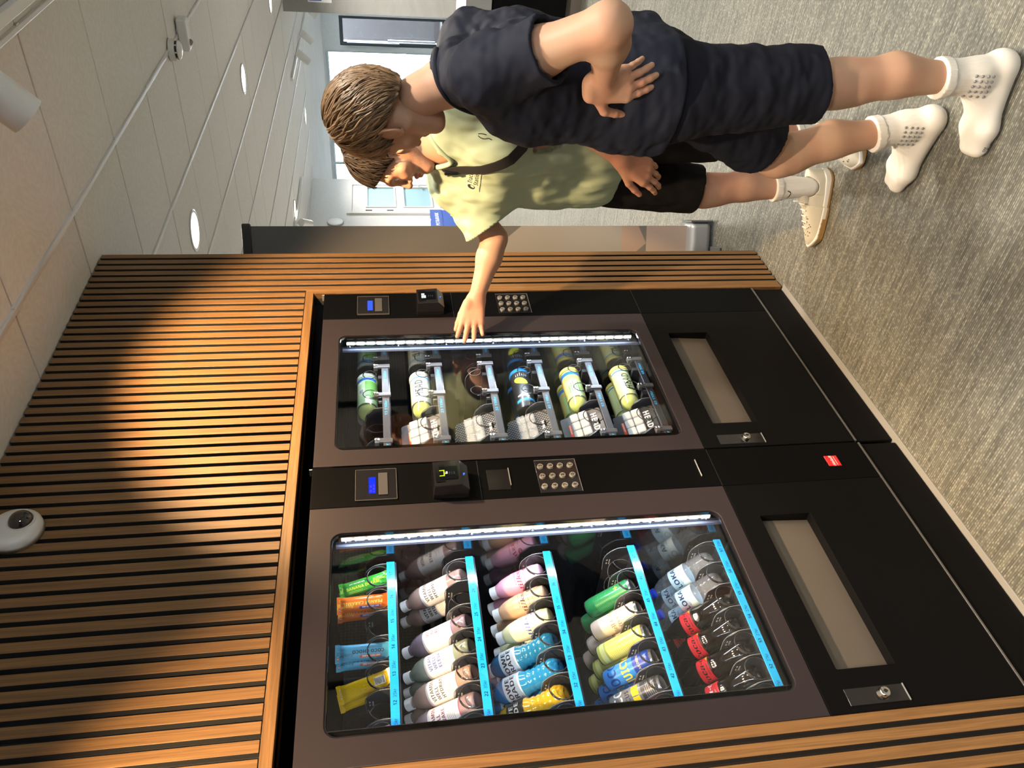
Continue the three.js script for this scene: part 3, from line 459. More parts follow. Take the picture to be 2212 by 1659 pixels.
// trays of the ball machine
R2.forEach((y, r) => {
  const tr = new THREE.Group(); tr.name = 'tray'; tr.position.set(-m2.cx, y, ZT); m2.t.add(tr);
  const gr = r < 5 ? std([0.07, 0.08, 0.105], 0.35) : std([0.03, 0.035, 0.05], 0.35);
  mesh('tray_plate', trayPlate(1.74, 2.286), M.divider, tr);
  const tx = canvasTex(512, 24, (c) => { c.fillStyle = r < 5 ? '#454a55' : '#24272e'; c.fillRect(0, 0, 512, 24); c.fillStyle = '#2fb0f0'; c.font = 'bold 18px sans-serif'; for (const [X, n] of [[420, (r + 1) * 10 + 8], [255, (r + 1) * 10 + 3], [60, (r + 1) * 10 + 1]]) c.fillText(n + ' ' + (X === 255 ? '110' : '95') + 'kr', X, 18); });
  mesh('price_rail', rbx(1.74, 2.286, -0.012, 0.012, -0.001, 0.006, 0.002), gr, tr);
  mesh('price_strip', new THREE.PlaneGeometry(0.54, 0.018).translate(2.013, 0.0, 0.0064), std(0xffffff, 0.4, 0, { map: tx }), tr);
  for (const x of [2.277, 2.118, 1.884]) {
    const c = mesh('bracket', merge([rbx(x - 0.009, x + 0.009, -0.018, 0.032, 0.003, 0.012, 0.002), rbx(x - 0.012, x + 0.012, 0.026, 0.04, -0.006, 0.012, 0.002)]), M.bracket, tr);
    for (const dy of [0.028, 0.038]) mesh('bolt', new THREE.SphereGeometry(0.0055, 10, 8).translate(x, dy, 0.014), M.chrome, c);
    mesh('guide_plate', new THREE.ExtrudeGeometry(poly(x === 2.118 ? [[0, 0], [0.004, 0.04], [0.008, 0.06], [0.009, 0.06], [0.009, 0]] : [[0, 0], [0.03, 0.055], [0.07, 0.085], [0.4, 0.085], [0.4, 0]]), { depth: 0.002, bevelEnabled: false }).rotateY(Math.PI / 2).translate(x, -0.004, -0.004), M.divider, tr);
    if (x !== 2.118) { const e = mesh('guide_rim', dividerEdge, M.clearEdge, tr); e.position.set(x + 0.001, 0.004, -0.02); }
  }
  for (const x of [2.062, 1.909]) { const d = mesh('divider', dividerGeo, M.divider, tr); d.position.set(x, -0.006, -0.004); const e = mesh('divider_rim', dividerEdge, M.clearEdge, tr); e.position.set(x, -0.006, -0.004); }
  for (const x of [2.1, 2.24, 1.8]) mesh('tube_rest', bx(x - 0.008, x + 0.008, -0.005, 0.0255, -0.2, -0.012), M.divider, tr);
  for (const x of [2.25, 2.142, 1.852]) { const c = mesh('coil', coilS, M.wire, tr); c.position.set(x, 0.055, -0.006); }
  const c = mesh('coil', r ? ringB : coilB, M.wire, tr); c.position.set(1.986, 0.04, -0.008);
});
// ---------- goods in the drinks machine ----------
const lines = (c, x, y, w, n, dy, colr, h = 2) => { c.fillStyle = colr; for (let i = 0; i < n; i++) c.fillRect(x, y + i * dy, w * (0.6 + 0.4 * ((i * 7) % 5) / 4), h); };
const bars1d = (c, x, y, w, h) => { c.fillStyle = '#fff'; c.fillRect(x, y, w, h); c.fillStyle = '#111'; for (let i = 3; i < w - 3; i += 3 + (i * 5) % 3) c.fillRect(x + i, y + 3, 1 + (i % 2), h - 6); };
const wrapLabel = (r, y0, y1, tx, o = {}, arc = Math.PI * 2) => [new THREE.CylinderGeometry(r, r, y1 - y0, 36, 1, true, Math.PI - arc / 2, arc).translate(0, (y0 + y1) / 2, 0), phys(0xffffff, 0.35, { map: tx, clearcoat: 0.3, side: THREE.DoubleSide, ...o })];
const CAMY = Math.PI - 0.25;                                     // turns the print of a wrapper towards the aisle
const plastic = (c, tr = 0.3, rough = 0.09) => phys(c, rough, { transmission: tr, thickness: 0.02, ior: 1.38, clearcoat: 1, clearcoatRoughness: 0.04, specularIntensity: 1 });
const capWhite = std([0.78, 0.8, 0.82], 0.35), capGrip = new THREE.CylinderGeometry(0.0158, 0.0158, 0.019, 30);
const bodyVit = lathe([[0.001, 0.004], [0.018, 0.003], [0.027, 0.0], [0.0315, 0.006], [0.0328, 0.02], [0.0325, 0.036], [0.0318, 0.04], [0.0318, 0.136], [0.0328, 0.14], [0.0318, 0.153], [0.026, 0.172], [0.0165, 0.186], [0.0138, 0.192], [0.0138, 0.2], [0.001, 0.2]], 36);
const bodyMilk = lathe([[0.001, 0.0], [0.024, 0.0], [0.029, 0.005], [0.0315, 0.02], [0.032, 0.07], [0.031, 0.1], [0.027, 0.126], [0.0195, 0.146], [0.0165, 0.15], [0.001, 0.15]], 36);
const bodyPow = (() => { const p = [[0.001, 0.008], [0.012, 0.002], [0.022, 0.0], [0.029, 0.008], [0.033, 0.02]]; for (let i = 0; i < 14; i++) { const y = 0.026 + i * 0.0055; p.push([0.0318 + 0.0016 * Math.cos(i * 2.2) - 0.004 * Math.exp(-((y - 0.075) ** 2) / 0.0006), y]); } p.push([0.0335, 0.108], [0.0338, 0.12], [0.0335, 0.165], [0.03, 0.182], [0.02, 0.196], [0.0165, 0.2], [0.0165, 0.206], [0.001, 0.206]); return lathe(p, 36); })();
const bodySoda = lathe([[0.001, 0.01], [0.011, 0.004], [0.02, 0.0], [0.027, 0.006], [0.0315, 0.022], [0.0325, 0.05], [0.0295, 0.085], [0.0305, 0.1], [0.0322, 0.108], [0.0322, 0.15], [0.029, 0.17], [0.02, 0.195], [0.0135, 0.208], [0.0132, 0.216], [0.001, 0.216]], 36);
const bodyWater = (() => { const p = [[0.001, 0.012], [0.012, 0.004], [0.021, 0.0], [0.027, 0.007], [0.031, 0.02]]; for (let i = 0; i < 12; i++) p.push([0.0312 + 0.0012 * Math.cos(i * 2.1), 0.026 + i * 0.0045]); p.push([0.0318, 0.082], [0.0318, 0.14]); for (let i = 0; i < 7; i++) p.push([0.0308 - i * 0.0007 + 0.0009 * Math.cos(i * 2.2), 0.145 + i * 0.005]); p.push([0.022, 0.19], [0.0138, 0.205], [0.0132, 0.214], [0.001, 0.214]); return lathe(p, 36); })();
const canBody = lathe([[0.001, 0.006], [0.014, 0.005], [0.0205, 0.001], [0.0225, 0.0], [0.0245, 0.003], [0.0282, 0.012], [0.0288, 0.018], [0.0288, 0.138], [0.0278, 0.145], [0.0262, 0.151]], 36);
{ const p = canBody.attributes.position, u = canBody.attributes.uv; for (let i = 0; i < p.count; i++) u.setY(i, clamp((p.getY(i) - 0.004) / 0.146, 0, 1)); }
const canEnd = merge([lathe([[0.001, 0.1495], [0.0235, 0.1485], [0.0245, 0.1535], [0.0262, 0.1535], [0.0264, 0.1505]], 36), lathe([[0.001, 0.0058], [0.014, 0.0048], [0.0205, 0.0008], [0.0226, -0.0003], [0.0247, 0.0028], [0.0262, 0.0068]], 36)]);
const vitTex = (band, l1, l2, txt) => canvasTex(384, 180, (c, w, h) => { c.fillStyle = '#e9e6e6'; c.fillRect(0, 0, w, h); c.fillStyle = band; c.fillRect(0, h - 6, w, 6); c.fillStyle = txt; c.font = 'bold 27px sans-serif'; c.fillText('VITAMIN', 132, 42); c.fillText('WELL', 132, 70); c.fillText(l1, 132, 98); lines(c, 132, 110, 96, 5, 9, '#8a8488'); lines(c, 262, 20, 100, 16, 9, '#9d989a', 1.5); lines(c, 8, 20, 96, 16, 9, '#9d989a', 1.5); void l2; });
const milkTex = (bg, ink, flav) => canvasTex(384, 220, (c, w, h) => { c.fillStyle = bg; c.fillRect(0, 0, w, h); c.fillStyle = ink; c.font = 'italic 20px serif'; c.fillText('Barebells', 160, 52); c.font = 'italic bold 50px serif'; c.fillText('Milkshake', 94, 100); c.beginPath(); c.arc(252, 140, 20, 0, 7); c.fill(); c.fillStyle = bg; c.font = 'bold 18px sans-serif'; c.fillText('24g', 236, 146); c.fillStyle = ink; c.font = '17px sans-serif'; c.fillText(flav, 112, 140); lines(c, 112, 156, 90, 4, 9, ink, 1.5); lines(c, 20, 70, 60, 12, 9, ink, 1.2); });
const powTex = canvasTex(384, 150, (c, w, h) => { c.fillStyle = '#7fb9dc'; c.fillRect(0, 0, w, h); c.fillStyle = '#dfeaf2'; c.fillRect(60, 0, 210, h); c.fillStyle = '#16202c'; c.font = 'bold 50px sans-serif'; c.fillText('POWE', 92, 58); c.fillText('RADE', 118, 104); c.font = '12px sans-serif'; c.fillText('ION4', 100, 126); lines(c, 286, 16, 80, 12, 10, '#2c5a7c', 1.5); });
const powTexD = canvasTex(384, 150, (c, w, h) => { c.fillStyle = '#26241e'; c.fillRect(0, 0, w, h); c.fillStyle = '#e6e6e2'; c.font = 'bold 50px sans-serif'; c.fillText('POWE', 92, 58); c.fillText('RADE', 118, 104); lines(c, 286, 16, 80, 12, 10, '#b8b8b0', 1.5); bars1d(c, 20, 40, 50, 60); });
const canTex = (bg, draw) => canvasTex(384, 300, (c, w, h) => { c.fillStyle = bg; c.fillRect(0, 0, w, h); draw(c, w, h); });
const waterTex = canvasTex(384, 140, (c, w, h) => { c.fillStyle = '#cfe6ec'; c.fillRect(0, 0, w, h); c.fillStyle = '#1f2f58'; c.font = 'bold 52px sans-serif'; c.fillText('LOKA', 110, 64); c.font = '18px sans-serif'; c.fillText('NATURELL', 130, 90); c.fillStyle = '#5f86b8'; c.font = '22px sans-serif'; c.fillText('o°o°', 262, 60); c.strokeStyle = '#4f76ae'; c.lineWidth = 4; c.beginPath(); c.arc(280, 100, 20, 0, 7); c.stroke(); lines(c, 10, 20, 80, 10, 10, '#7d93b4', 1.5); });
const colaTex = (ink, extra) => canvasTex(384, 120, (c, w, h) => { c.fillStyle = '#ee3038'; c.fillRect(0, 0, w, h); c.fillStyle = ink; c.font = 'italic bold 54px serif'; c.fillText('Coca-Cola', 84, 66); c.font = '14px sans-serif'; c.fillText('zero sugar', 150, 92); if (extra) { c.fillStyle = '#f2c31a'; c.beginPath(); c.moveTo(210, 120); c.lineTo(250, 84); c.lineTo(290, 120); c.fill(); c.fillRect(40, 96, 26, 24); c.fillStyle = '#12120f'; c.fillRect(0, 108, 384, 12); } else bars1d(c, 300, 20, 56, 80); });
const slotFront = (n, k) => [COLX(k), R1[n] + 0.004, 0];
function placeGood(t, row, k, depth, lean, r, pitch, yaw = 0) {   // r: half width that has to clear the tray and the front ring
  t.position.set(COLX(k), R1[row] - 0.0045 + r * Math.sin(lean), -0.1738 - r * Math.cos(lean) - depth * pitch); t.rotation.set(-lean, 0, 0); if (yaw) t.rotateY(yaw);
}
const slotName = (r, k) => `compartment ${(r + 1) * 10 + 7 - k}`;
const turned = (g, a = CAMY) => g.clone().rotateY(a);
function makeBottle(row, k, kind, o) {
  for (let d = 0; d <= (o.behind ?? 0); d++) {
    const t = thing(o.name, `${[].concat(o.desc)[Math.min(d, [].concat(o.desc).length - 1)]} ${Array.isArray(o.desc) ? '' : d ? (d > 1 ? 'third in the queue' : 'second in the queue') : 'at the front'}${Array.isArray(o.desc) ? '' : ' of ' + slotName(row, k)}`.trim(), 'bottle', [0, 0, 0], o.group);
    const yaw = o.yaw ?? 0;
    if (kind === 'vit') {
      mesh('bottle_body', bodyVit, o.mat, t); const [g, m] = o.lab; mesh('paper_label', turned(g, CAMY + yaw), m, t);
      mesh('cap', capGrip.clone().translate(0, 0.204, 0), capWhite, t); placeGood(t, row, k, d, 0.6, 0.033, 0.082);
    } else if (kind === 'milk') {
      mesh('bottle_body', bodyMilk, o.mat, t); const [g, m] = o.lab; mesh('sleeve_print', turned(g, CAMY + yaw), m, t);
      mesh('cap', new THREE.CylinderGeometry(0.0185, 0.0185, 0.02, 28).translate(0, 0.158, 0), capWhite, t); placeGood(t, row, k, d, 0.56, 0.033, 0.079);
    } else if (kind === 'pow') {
      mesh('bottle_body', bodyPow, o.mat, t); const [g, m] = o.lab; mesh('wrap_label', turned(g, CAMY + yaw), m, t);
      mesh('sport_cap', lathe([[0.001, 0.226], [0.011, 0.226], [0.013, 0.222], [0.0175, 0.216], [0.019, 0.2], [0.0165, 0.199]], 24), o.cap, t); placeGood(t, row, k, d, 0.62, 0.0345, 0.087);
    } else if (kind === 'water') {
      mesh('bottle_body', bodyWater, o.mat, t); const [g, m] = o.lab; mesh('paper_label', turned(g, CAMY + yaw), m, t);
      mesh('cap', new THREE.CylinderGeometry(0.0148, 0.0148, 0.015, 24).translate(0, 0.2175, 0), std(0x1c3fd0, 0.35), t); placeGood(t, row, k, d, 0.8, 0.0325, 0.0955);
    } else {
      mesh('bottle_body', bodySoda, o.mat, t); const [g, m] = o.lab; mesh('wrap_label', turned(g, CAMY + yaw), m, t);
      mesh('cap', new THREE.CylinderGeometry(0.0148, 0.0148, 0.015, 24).translate(0, 0.2195, 0), std(o.capc ?? 0x111111, 0.35), t); placeGood(t, row, k, d, 0.78, 0.0328, 0.0945);
    }
  }
}
const VL = (tx) => wrapLabel(0.0322, 0.041, 0.135, tx);
const gv = 'vitamin drink bottles on the second tray', gp = 'milkshake and sport drink bottles on the third tray', gc = 'drink cans on the fourth tray', gs = 'bottles on the lowest tray', gb = 'snack bars on the top tray';
const hydr = VL(vitTex('#b9736a', 'HYDRATE', '', '#232026'));
makeBottle(1, 0, 'vit', { name: 'drink_bottle', desc: 'brown rose vitamin drink bottle', behind: 1, mat: plastic([0.5, 0.33, 0.29]), lab: hydr, group: gv });
makeBottle(1, 2, 'vit', { name: 'drink_bottle', desc: 'violet vitamin drink bottle', mat: plastic([0.33, 0.26, 0.34]), lab: VL(vitTex('#6b5a86', 'REFORM', '', '#54305c')), group: gv, yaw: 1.1 });
makeBottle(1, 3, 'vit', { name: 'drink_bottle', desc: 'grey green vitamin drink bottle', behind: 1, mat: plastic([0.34, 0.4, 0.34]), lab: VL(vitTex('#6f8f80', 'ELEVATE', '', '#1e3f8e')), group: gv, yaw: 0.35 });
makeBottle(1, 4, 'vit', { name: 'drink_bottle', desc: 'peach vitamin drink bottle', behind: 1, mat: plastic([0.58, 0.4, 0.34]), lab: hydr, group: gv });
makeBottle(1, 5, 'vit', { name: 'drink_bottle', desc: 'mauve vitamin drink bottle', behind: 1, mat: plastic([0.44, 0.33, 0.37]), lab: VL(vitTex('#c04a70', 'AWAKE', '', '#6b2450')), group: gv });
makeBottle(1, 6, 'vit', { name: 'drink_bottle', desc: 'pale green vitamin drink bottle', mat: plastic([0.46, 0.52, 0.46]), lab: VL(vitTex('#8fa890', 'CARE', '', '#3a5a40')), group: gv, yaw: 1.4 });
const MLab = (tx) => wrapLabel(0.0324, 0.018, 0.092, tx), mk = (c) => phys(c, 0.3, { clearcoat: 0.5 });
makeBottle(2, 0, 'milk', { name: 'milkshake_bottle', desc: 'pink milkshake bottle', behind: 1, mat: mk(0xe8a9c4), lab: MLab(milkTex('#e8a9c4', '#b3224a', 'STRAWBERRY')), group: gp });
makeBottle(2, 1, 'milk', { name: 'milkshake_bottle', desc: 'tan milkshake bottle', behind: 1, mat: mk(0xd2a888), lab: MLab(milkTex('#d2a888', '#4a2f28', 'CHOCOLATE')), group: gp });
makeBottle(2, 2, 'milk', { name: 'milkshake_bottle', desc: 'cream milkshake bottle', behind: 1, mat: mk(0xe2e2b4), lab: MLab(milkTex('#e2e2b4', '#2446b4', 'VANILLA')), group: gp });
const PL = (tx) => wrapLabel(0.0343, 0.112, 0.162, tx), powB = plastic([0.03, 0.36, 0.8], 0.45), capB = std([0.03, 0.03, 0.035], 0.4);
makeBottle(2, 3, 'pow', { name: 'sport_bottle', desc: 'deep blue sport drink bottle', behind: 1, mat: plastic([0.02, 0.26, 0.55], 0.45), lab: PL(powTex), cap: std([0.5, 0.52, 0.55], 0.4), group: gp });
makeBottle(2, 4, 'pow', { name: 'sport_bottle', desc: 'bright blue sport drink bottle', behind: 1, mat: powB, lab: PL(powTex), cap: capB, group: gp });
makeBottle(2, 5, 'pow', { name: 'sport_bottle', desc: 'yellow sport drink bottle with dark label', behind: 1, mat: plastic([0.72, 0.5, 0.03], 0.4), lab: PL(powTexD), cap: capB, group: gp });
makeBottle(2, 6, 'pow', { name: 'sport_bottle', desc: 'cobalt blue sport drink bottle', mat: plastic([0.02, 0.2, 0.62], 0.45), lab: PL(powTex), cap: capB, group: gp });
const lidSteel = std([0.7, 0.71, 0.73], 0.25, 0.9);
function makeCan(k, desc, tx, behind, yaw = 0) {
  const m = phys(0xffffff, 0.3, { map: tx, metalness: 0.1, clearcoat: 0.5 });
  for (let d = 0; d <= behind; d++) {
    const t = thing('drink_can', `${desc} ${d ? (d > 1 ? 'third in the queue' : 'second in the queue') : 'at the front'} of ${slotName(3, k)}`, 'can', [0, 0, 0], gc);
    mesh('can_body', turned(canBody, CAMY + yaw), m, t); mesh('can_end', canEnd, lidSteel, t); placeGood(t, 3, k, d, 0.72, 0.029, 0.079);
  }
}
makeCan(1, 'green drink can', canTex('#2f8a52', (c) => { c.fillStyle = '#e9e04a'; c.font = 'bold 60px sans-serif'; c.fillText('+', 200, 240); lines(c, 120, 60, 120, 10, 11, '#1d6238', 2); lines(c, 270, 40, 90, 18, 11, '#bfe0c8', 1.5); }), 1);
makeCan(2, 'cream drink can', canTex('#d9c6b8', (c) => { c.fillStyle = '#8a7468'; c.font = 'bold 34px serif'; c.fillText('Hell to be', 100, 150); c.fillText('fresh', 130, 190); bars1d(c, 280, 170, 60, 90); lines(c, 20, 40, 80, 18, 11, '#a08c80', 1.5); }), 2);
makeCan(3, 'yellow green drink can', canTex('#c3c76a', (c) => { lines(c, 100, 60, 190, 18, 10, '#8f9340', 2); c.fillStyle = '#e8ec9a'; c.fillRect(110, 20, 160, 30); }), 2);
makeCan(4, 'blue drink can with tall white outlined lettering', canTex('#2f7fd0', (c) => { c.fillStyle = '#123a8c'; c.font = 'bold 74px sans-serif'; c.fillText('NOCCO', 60, 82); c.fillStyle = '#f0d23a'; c.font = 'bold 64px sans-serif'; c.fillText('JUICY', 100, 160); c.fillStyle = '#1c3f9c'; c.fillRect(0, 190, 384, 110); c.fillStyle = '#e2c24a'; c.font = '20px sans-serif'; c.fillText('BCAA DRINK', 130, 230); }), 2);
makeCan(5, 'charcoal drink can with yellow bars', canTex('#6d747c', (c) => { c.fillStyle = '#eef0f2'; c.font = 'bold 70px sans-serif'; c.fillText('NOCCO', 62, 80); c.fillStyle = '#2a2d33'; c.font = 'bold 36px sans-serif'; c.fillText('FOCUS', 120, 124); c.fillStyle = '#f2dc1c'; c.fillRect(120, 140, 60, 40); c.fillRect(186, 140, 60, 40); c.fillStyle = '#3a3f46'; c.fillRect(0, 196, 384, 104); lines(c, 120, 220, 140, 6, 11, '#c9ced4', 1.5); }), 1);
makeCan(6, 'red drink can', canTex('#e0391f', (c) => { lines(c, 110, 80, 160, 14, 11, '#f7d0c6', 2); }), 0);
const waterMat = phys([0.93, 0.97, 1.0], 0.04, { transmission: 0.92, thickness: 0, ior: 1.4, clearcoat: 1 }), WL = wrapLabel(0.0323, 0.084, 0.139, waterTex, { roughness: 0.3 });
makeBottle(4, 0, 'water', { name: 'water_bottle', desc: ['clear water bottle next to the inner side wall', 'clear water bottle queued behind the one by the side wall'], behind: 1, mat: waterMat, lab: WL, group: gs });
makeBottle(4, 1, 'water', { name: 'water_bottle', desc: ['clear water bottle next to the cola bottles', 'clear water bottle queued behind the one by the cola'], behind: 1, mat: waterMat, lab: WL, group: gs });
const colaMat = phys([0.006, 0.004, 0.003], 0.05, { clearcoat: 1, clearcoatRoughness: 0.03, specularIntensity: 1 }), CL = (tx) => wrapLabel(0.0326, 0.109, 0.149, tx);
const zl = CL(colaTex('#17110f', true)), rl = CL(colaTex('#fbeeee', false));
[[2, zl, ['cola bottle with black lettering next to the clear water bottles', 'cola bottle queued behind the one beside the water bottles']], [3, zl, ['second cola bottle counted from the clear water bottles']], [4, zl, ['third cola bottle counted from the clear water bottles']], [5, rl, ['cola bottle with white lettering and a barcode', 'cola bottle queued behind the white lettered one']], [6, rl, ['last cola bottle half hidden by the window frame']]].forEach(([k, lab, ds]) => makeBottle(4, k, 'soda', { name: 'cola_bottle', desc: ds, behind: ds.length - 1, mat: colaMat, lab, group: gs, yaw: k === 3 ? 0.15 : 0 }));
// snack bars
function pillow(w, h, th) {
  const nu = 12, nv = 26, pos = [], uv = [], idx = [];
  for (const s of [1, -1]) for (let j = 0; j <= nv; j++) for (let i = 0; i <= nu; i++) {
    const u = i / nu, v = j / nv, e = Math.min(v, 1 - v), flat = e < 0.075 ? 0 : Math.min(1, (e - 0.075) / 0.09), x = (u - 0.5) * w * (e < 0.075 ? 1.06 : 1 - 0.05 * flat), bulge = Math.pow(1 - Math.pow(Math.abs(2 * u - 1), 3.2), 0.6) * flat;
    pos.push(x, (v - 0.5) * h, s * (0.0007 + th / 2 * bulge + (flat < 1 && flat > 0 ? 0.0008 * Math.sin(u * 26) : 0) + (flat === 0 ? 0.0005 * Math.sin(v * 900) : 0))); uv.push(s > 0 ? u : 1 - u, v);
  }
  const n = (nu + 1) * (nv + 1);
  for (const b of [0, n]) for (let j = 0; j < nv; j++) for (let i = 0; i < nu; i++) { const a = b + j * (nu + 1) + i, q = [a, a + 1, a + nu + 2, a, a + nu + 2, a + nu + 1]; idx.push(...(b ? q.reverse() : q)); }
  const g = new THREE.BufferGeometry(); g.setAttribute('position', new THREE.Float32BufferAttribute(pos, 3)); g.setAttribute('uv', new THREE.Float32BufferAttribute(uv, 2)); g.setIndex(idx); g.computeVertexNormals(); return g;
}
const barGeo = pillow(0.044, 0.148, 0.02).translate(0, 0.074, 0);
const barTex = (bg, name, ink, strip, flip) => canvasTex(96, 320, (c, w, h) => { c.fillStyle = bg; c.fillRect(0, 0, w, h); c.save(); c.translate(w / 2, h / 2); c.rotate(flip ? -Math.PI / 2 : Math.PI / 2); c.fillStyle = strip; c.fillRect(-95, -34, 120, 15); c.fillStyle = '#ffffff'; c.font = 'bold 11px sans-serif'; c.fillText('SOFT PROTEIN BAR', -90, -22); c.fillStyle = ink; c.font = 'bold 27px sans-serif'; c.fillText(name, -112, 10); c.font = 'italic 22px serif'; c.fillText('Barebells', 58 - (flip ? 0 : 0), -8); lines(c, -100, 20, 150, 2, 8, ink, 2); c.restore(); });
function makeBar(k, desc, tx, behind, yaw, lean = 0.26, tilt = 0) {
  const m = phys(0xffffff, 0.28, { map: tx, clearcoat: 0.5, clearcoatRoughness: 0.2 });
  for (let d = 0; d <= behind; d++) {
    const t = thing('snack_bar', `${desc} ${d ? 'behind the first' : 'at the front'} of ${slotName(0, k)}`, 'snack bar', [0, 0, 0], gb);
    mesh('wrapper', barGeo, m, t); mesh('crimped_ends', merge([bx(-0.0235, 0.0235, 0.0, 0.0115, -0.0011, 0.0011), bx(-0.0235, 0.0235, 0.1365, 0.148, -0.0011, 0.0011)]), m, t);
    placeGood(t, 0, k, d, lean, 0.012, 0.04, yaw); t.position.y += 0.004; t.position.x += k > 5 ? 0.013 : 0.009; t.rotateZ(tilt);
  }
}
makeBar(0, 'green snack bar', barTex('#3fae3a', 'BANANA DREAM', '#f2ec4a', '#2b7f2a', false), 1, -0.5, 0.3, 0.05);
makeBar(1, 'orange snack bar', barTex('#ef7420', 'PEANUT CARAMEL', '#ffe25a', '#3a2a8c', true), 1, -0.4, 0.12, -0.03);
makeBar(3, 'light blue snack bar', barTex('#58b4e0', 'COCO CHOCO', '#22303c', '#d2603a', true), 1, -0.35, 0.05, -0.02);
makeBar(4, 'yellow snack bar with barcode', canvasTex(96, 320, (c, w, h) => { c.fillStyle = '#ecc31c'; c.fillRect(0, 0, w, h); c.save(); c.translate(w / 2, h / 2); c.rotate(Math.PI / 2); bars1d(c, 60, -26, 60, 44); lines(c, -110, -30, 150, 8, 8, '#c09a10', 2); c.restore(); }), 1, -0.5, 0.3, 0.1);
makeBar(6, 'pink snack bar', barTex('#e6a2cf', 'CARAMEL', '#2a3cae', '#c8285a', false), 0, -0.5, 0.2, 0.05);

// ---------- goods in the ball machine ----------
const ballFelt = std([0.62, 0.72, 0.16], 0.95), clearShell = phys([0.94, 0.98, 0.95], 0.06, { transmission: 0.9, thickness: 0, clearcoat: 1 });
const gt = 'ball tubes lying on the trays', gq = 'grip packs on the trays';
const tubeTex = (draw) => canvasTex(384, 256, draw);
// print runs along the tube: canvas x = along the tube, wrapped so that canvas y runs round it
function sleeve(r, x0, x1, tx, o) {
  const g = new THREE.CylinderGeometry(r, r, x1 - x0, 40, 1, true), u = g.attributes.uv; for (let i = 0; i < u.count; i++) { const a = u.getX(i), b = u.getY(i); u.setXY(i, 1 - b, a); }
  return [g.rotateZ(Math.PI / 2).translate((x0 + x1) / 2, 0, 0), phys(0xffffff, 0.3, { map: tx, clearcoat: 0.5, ...o })];
}
function makeTube(row, x0, z, desc, tx, cap, dark, spin = 0) {
  const L = 0.204, r = 0.0365, t = thing('ball_tube', desc, 'ball tube', [x0, R2[row] + r + 0.0285, z], gt);
  const shell = new THREE.CylinderGeometry(r, r, L, 40, 1, false).rotateZ(Math.PI / 2).translate(L / 2, 0, 0);
  mesh('shell', shell, dark ? phys([0.02, 0.021, 0.024], 0.25, { clearcoat: 1 }) : clearShell, t);
  if (!dark) for (let k = 0; k < 3; k++) mesh('ball', new THREE.SphereGeometry(0.0325, 22, 14).translate(0.036 + k * 0.066, 0, 0), ballFelt, t);
  const [g, m] = sleeve(r + 0.0005, dark ? 0.02 : 0.045, L - 0.012, tx, {}); mesh('printed_sleeve', g.rotateX(spin), m, t);
  mesh('cap', lathe([[0.001, 0.004], [0.03, 0.004], [0.033, 0.006], [0.0385, 0.006], [0.039, 0.002], [0.039, -0.008], [0.0375, -0.01]], 36).rotateZ(-Math.PI / 2).translate(L, 0, 0), cap, t);
  return t;
}
const capPale = phys([0.72, 0.80, 0.70], 0.3, { transmission: 0.2 }), capBlue = std(0x1276c8, 0.35), capYel = std(0xd9cf6a, 0.4);
const tGreen = tubeTex((c, w, h) => { c.fillStyle = '#b9d8a6'; c.fillRect(0, 0, w, h); c.fillStyle = '#6fae52'; c.fillRect(60, 120, 260, 60); c.fillStyle = '#2a62b4'; c.fillRect(330, 60, 40, 110); bars1d(c, 150, 90, 60, 26); lines(c, 80, 190, 180, 5, 9, '#3f6a3a', 2); c.fillStyle = '#e9f2e4'; c.fillRect(290, 80, 26, 26); });
const tHead = (bg, ring) => tubeTex((c, w, h) => { c.fillStyle = bg; c.fillRect(0, 0, w, h); c.fillStyle = ring; c.fillRect(344, 0, 16, h); c.save(); c.translate(70, 140); c.scale(1, 0.5); c.fillStyle = '#3a4248'; c.font = 'bold 92px sans-serif'; c.fillText('HEAD', 0, 0); c.restore(); lines(c, 60, 170, 100, 4, 9, '#6a7a70', 2); bars1d(c, 200, 190, 70, 40); c.fillStyle = '#d8d27a'; c.fillRect(0, 0, w, 60); });
const tBlack = tubeTex((c, w, h) => { c.fillStyle = '#22262b'; c.fillRect(0, 0, w, h); c.fillStyle = '#c4d63a'; c.beginPath(); c.ellipse(270, 128, 46, 24, -0.4, 0, 7); c.fill(); c.fillStyle = '#e8eef2'; c.font = 'bold 70px sans-serif'; c.fillText('A', 70, 150); c.fillStyle = '#2f9be0'; c.fillRect(20, 90, 30, 90); lines(c, 330, 110, 40, 6, 9, '#e8eef2', 2); });
const tYel = tubeTex((c, w, h) => { c.fillStyle = '#c9bb6a'; c.fillRect(0, 0, w, h); c.fillStyle = '#a8d08a'; c.fillRect(0, 90, 250, 80); c.fillStyle = '#2a74c4'; c.fillRect(318, 60, 44, 120); lines(c, 60, 110, 170, 5, 10, '#3f7a4a', 3); bars1d(c, 250, 190, 60, 40); });
const hW = tHead('#bcc7b8', '#2f86cc'), hY = tHead('#cdd79a', '#2a74c4');
const ZB = -0.218, D2 = -0.081;
makeTube(0, 2.066, ZB, 'pale green ball tube on the top tray', tGreen, capPale, false, Math.PI);
makeTube(1, 2.066, ZB, 'white lettered ball tube on the second tray', hW, capPale, false, Math.PI - 0.1);
makeTube(3, 2.066, ZB, 'black ball tube with blue cap in front on the fourth tray', tBlack, capBlue, true, Math.PI - 0.2);
makeTube(3, 2.066, ZB + D2, 'black ball tube with blue cap behind the first on the fourth tray', tBlack, capBlue, true, Math.PI);
makeTube(4, 2.066, ZB, 'yellow capped ball tube in front on the fifth tray', tYel, capYel, false, Math.PI - 0.3);
makeTube(4, 2.066, ZB + D2, 'yellow capped ball tube behind the first on the fifth tray', tYel, capYel, false, Math.PI);
makeTube(5, 2.066, ZB, 'yellow capped lettered ball tube in front on the lowest tray', hY, capYel, false, Math.PI + 0.25);
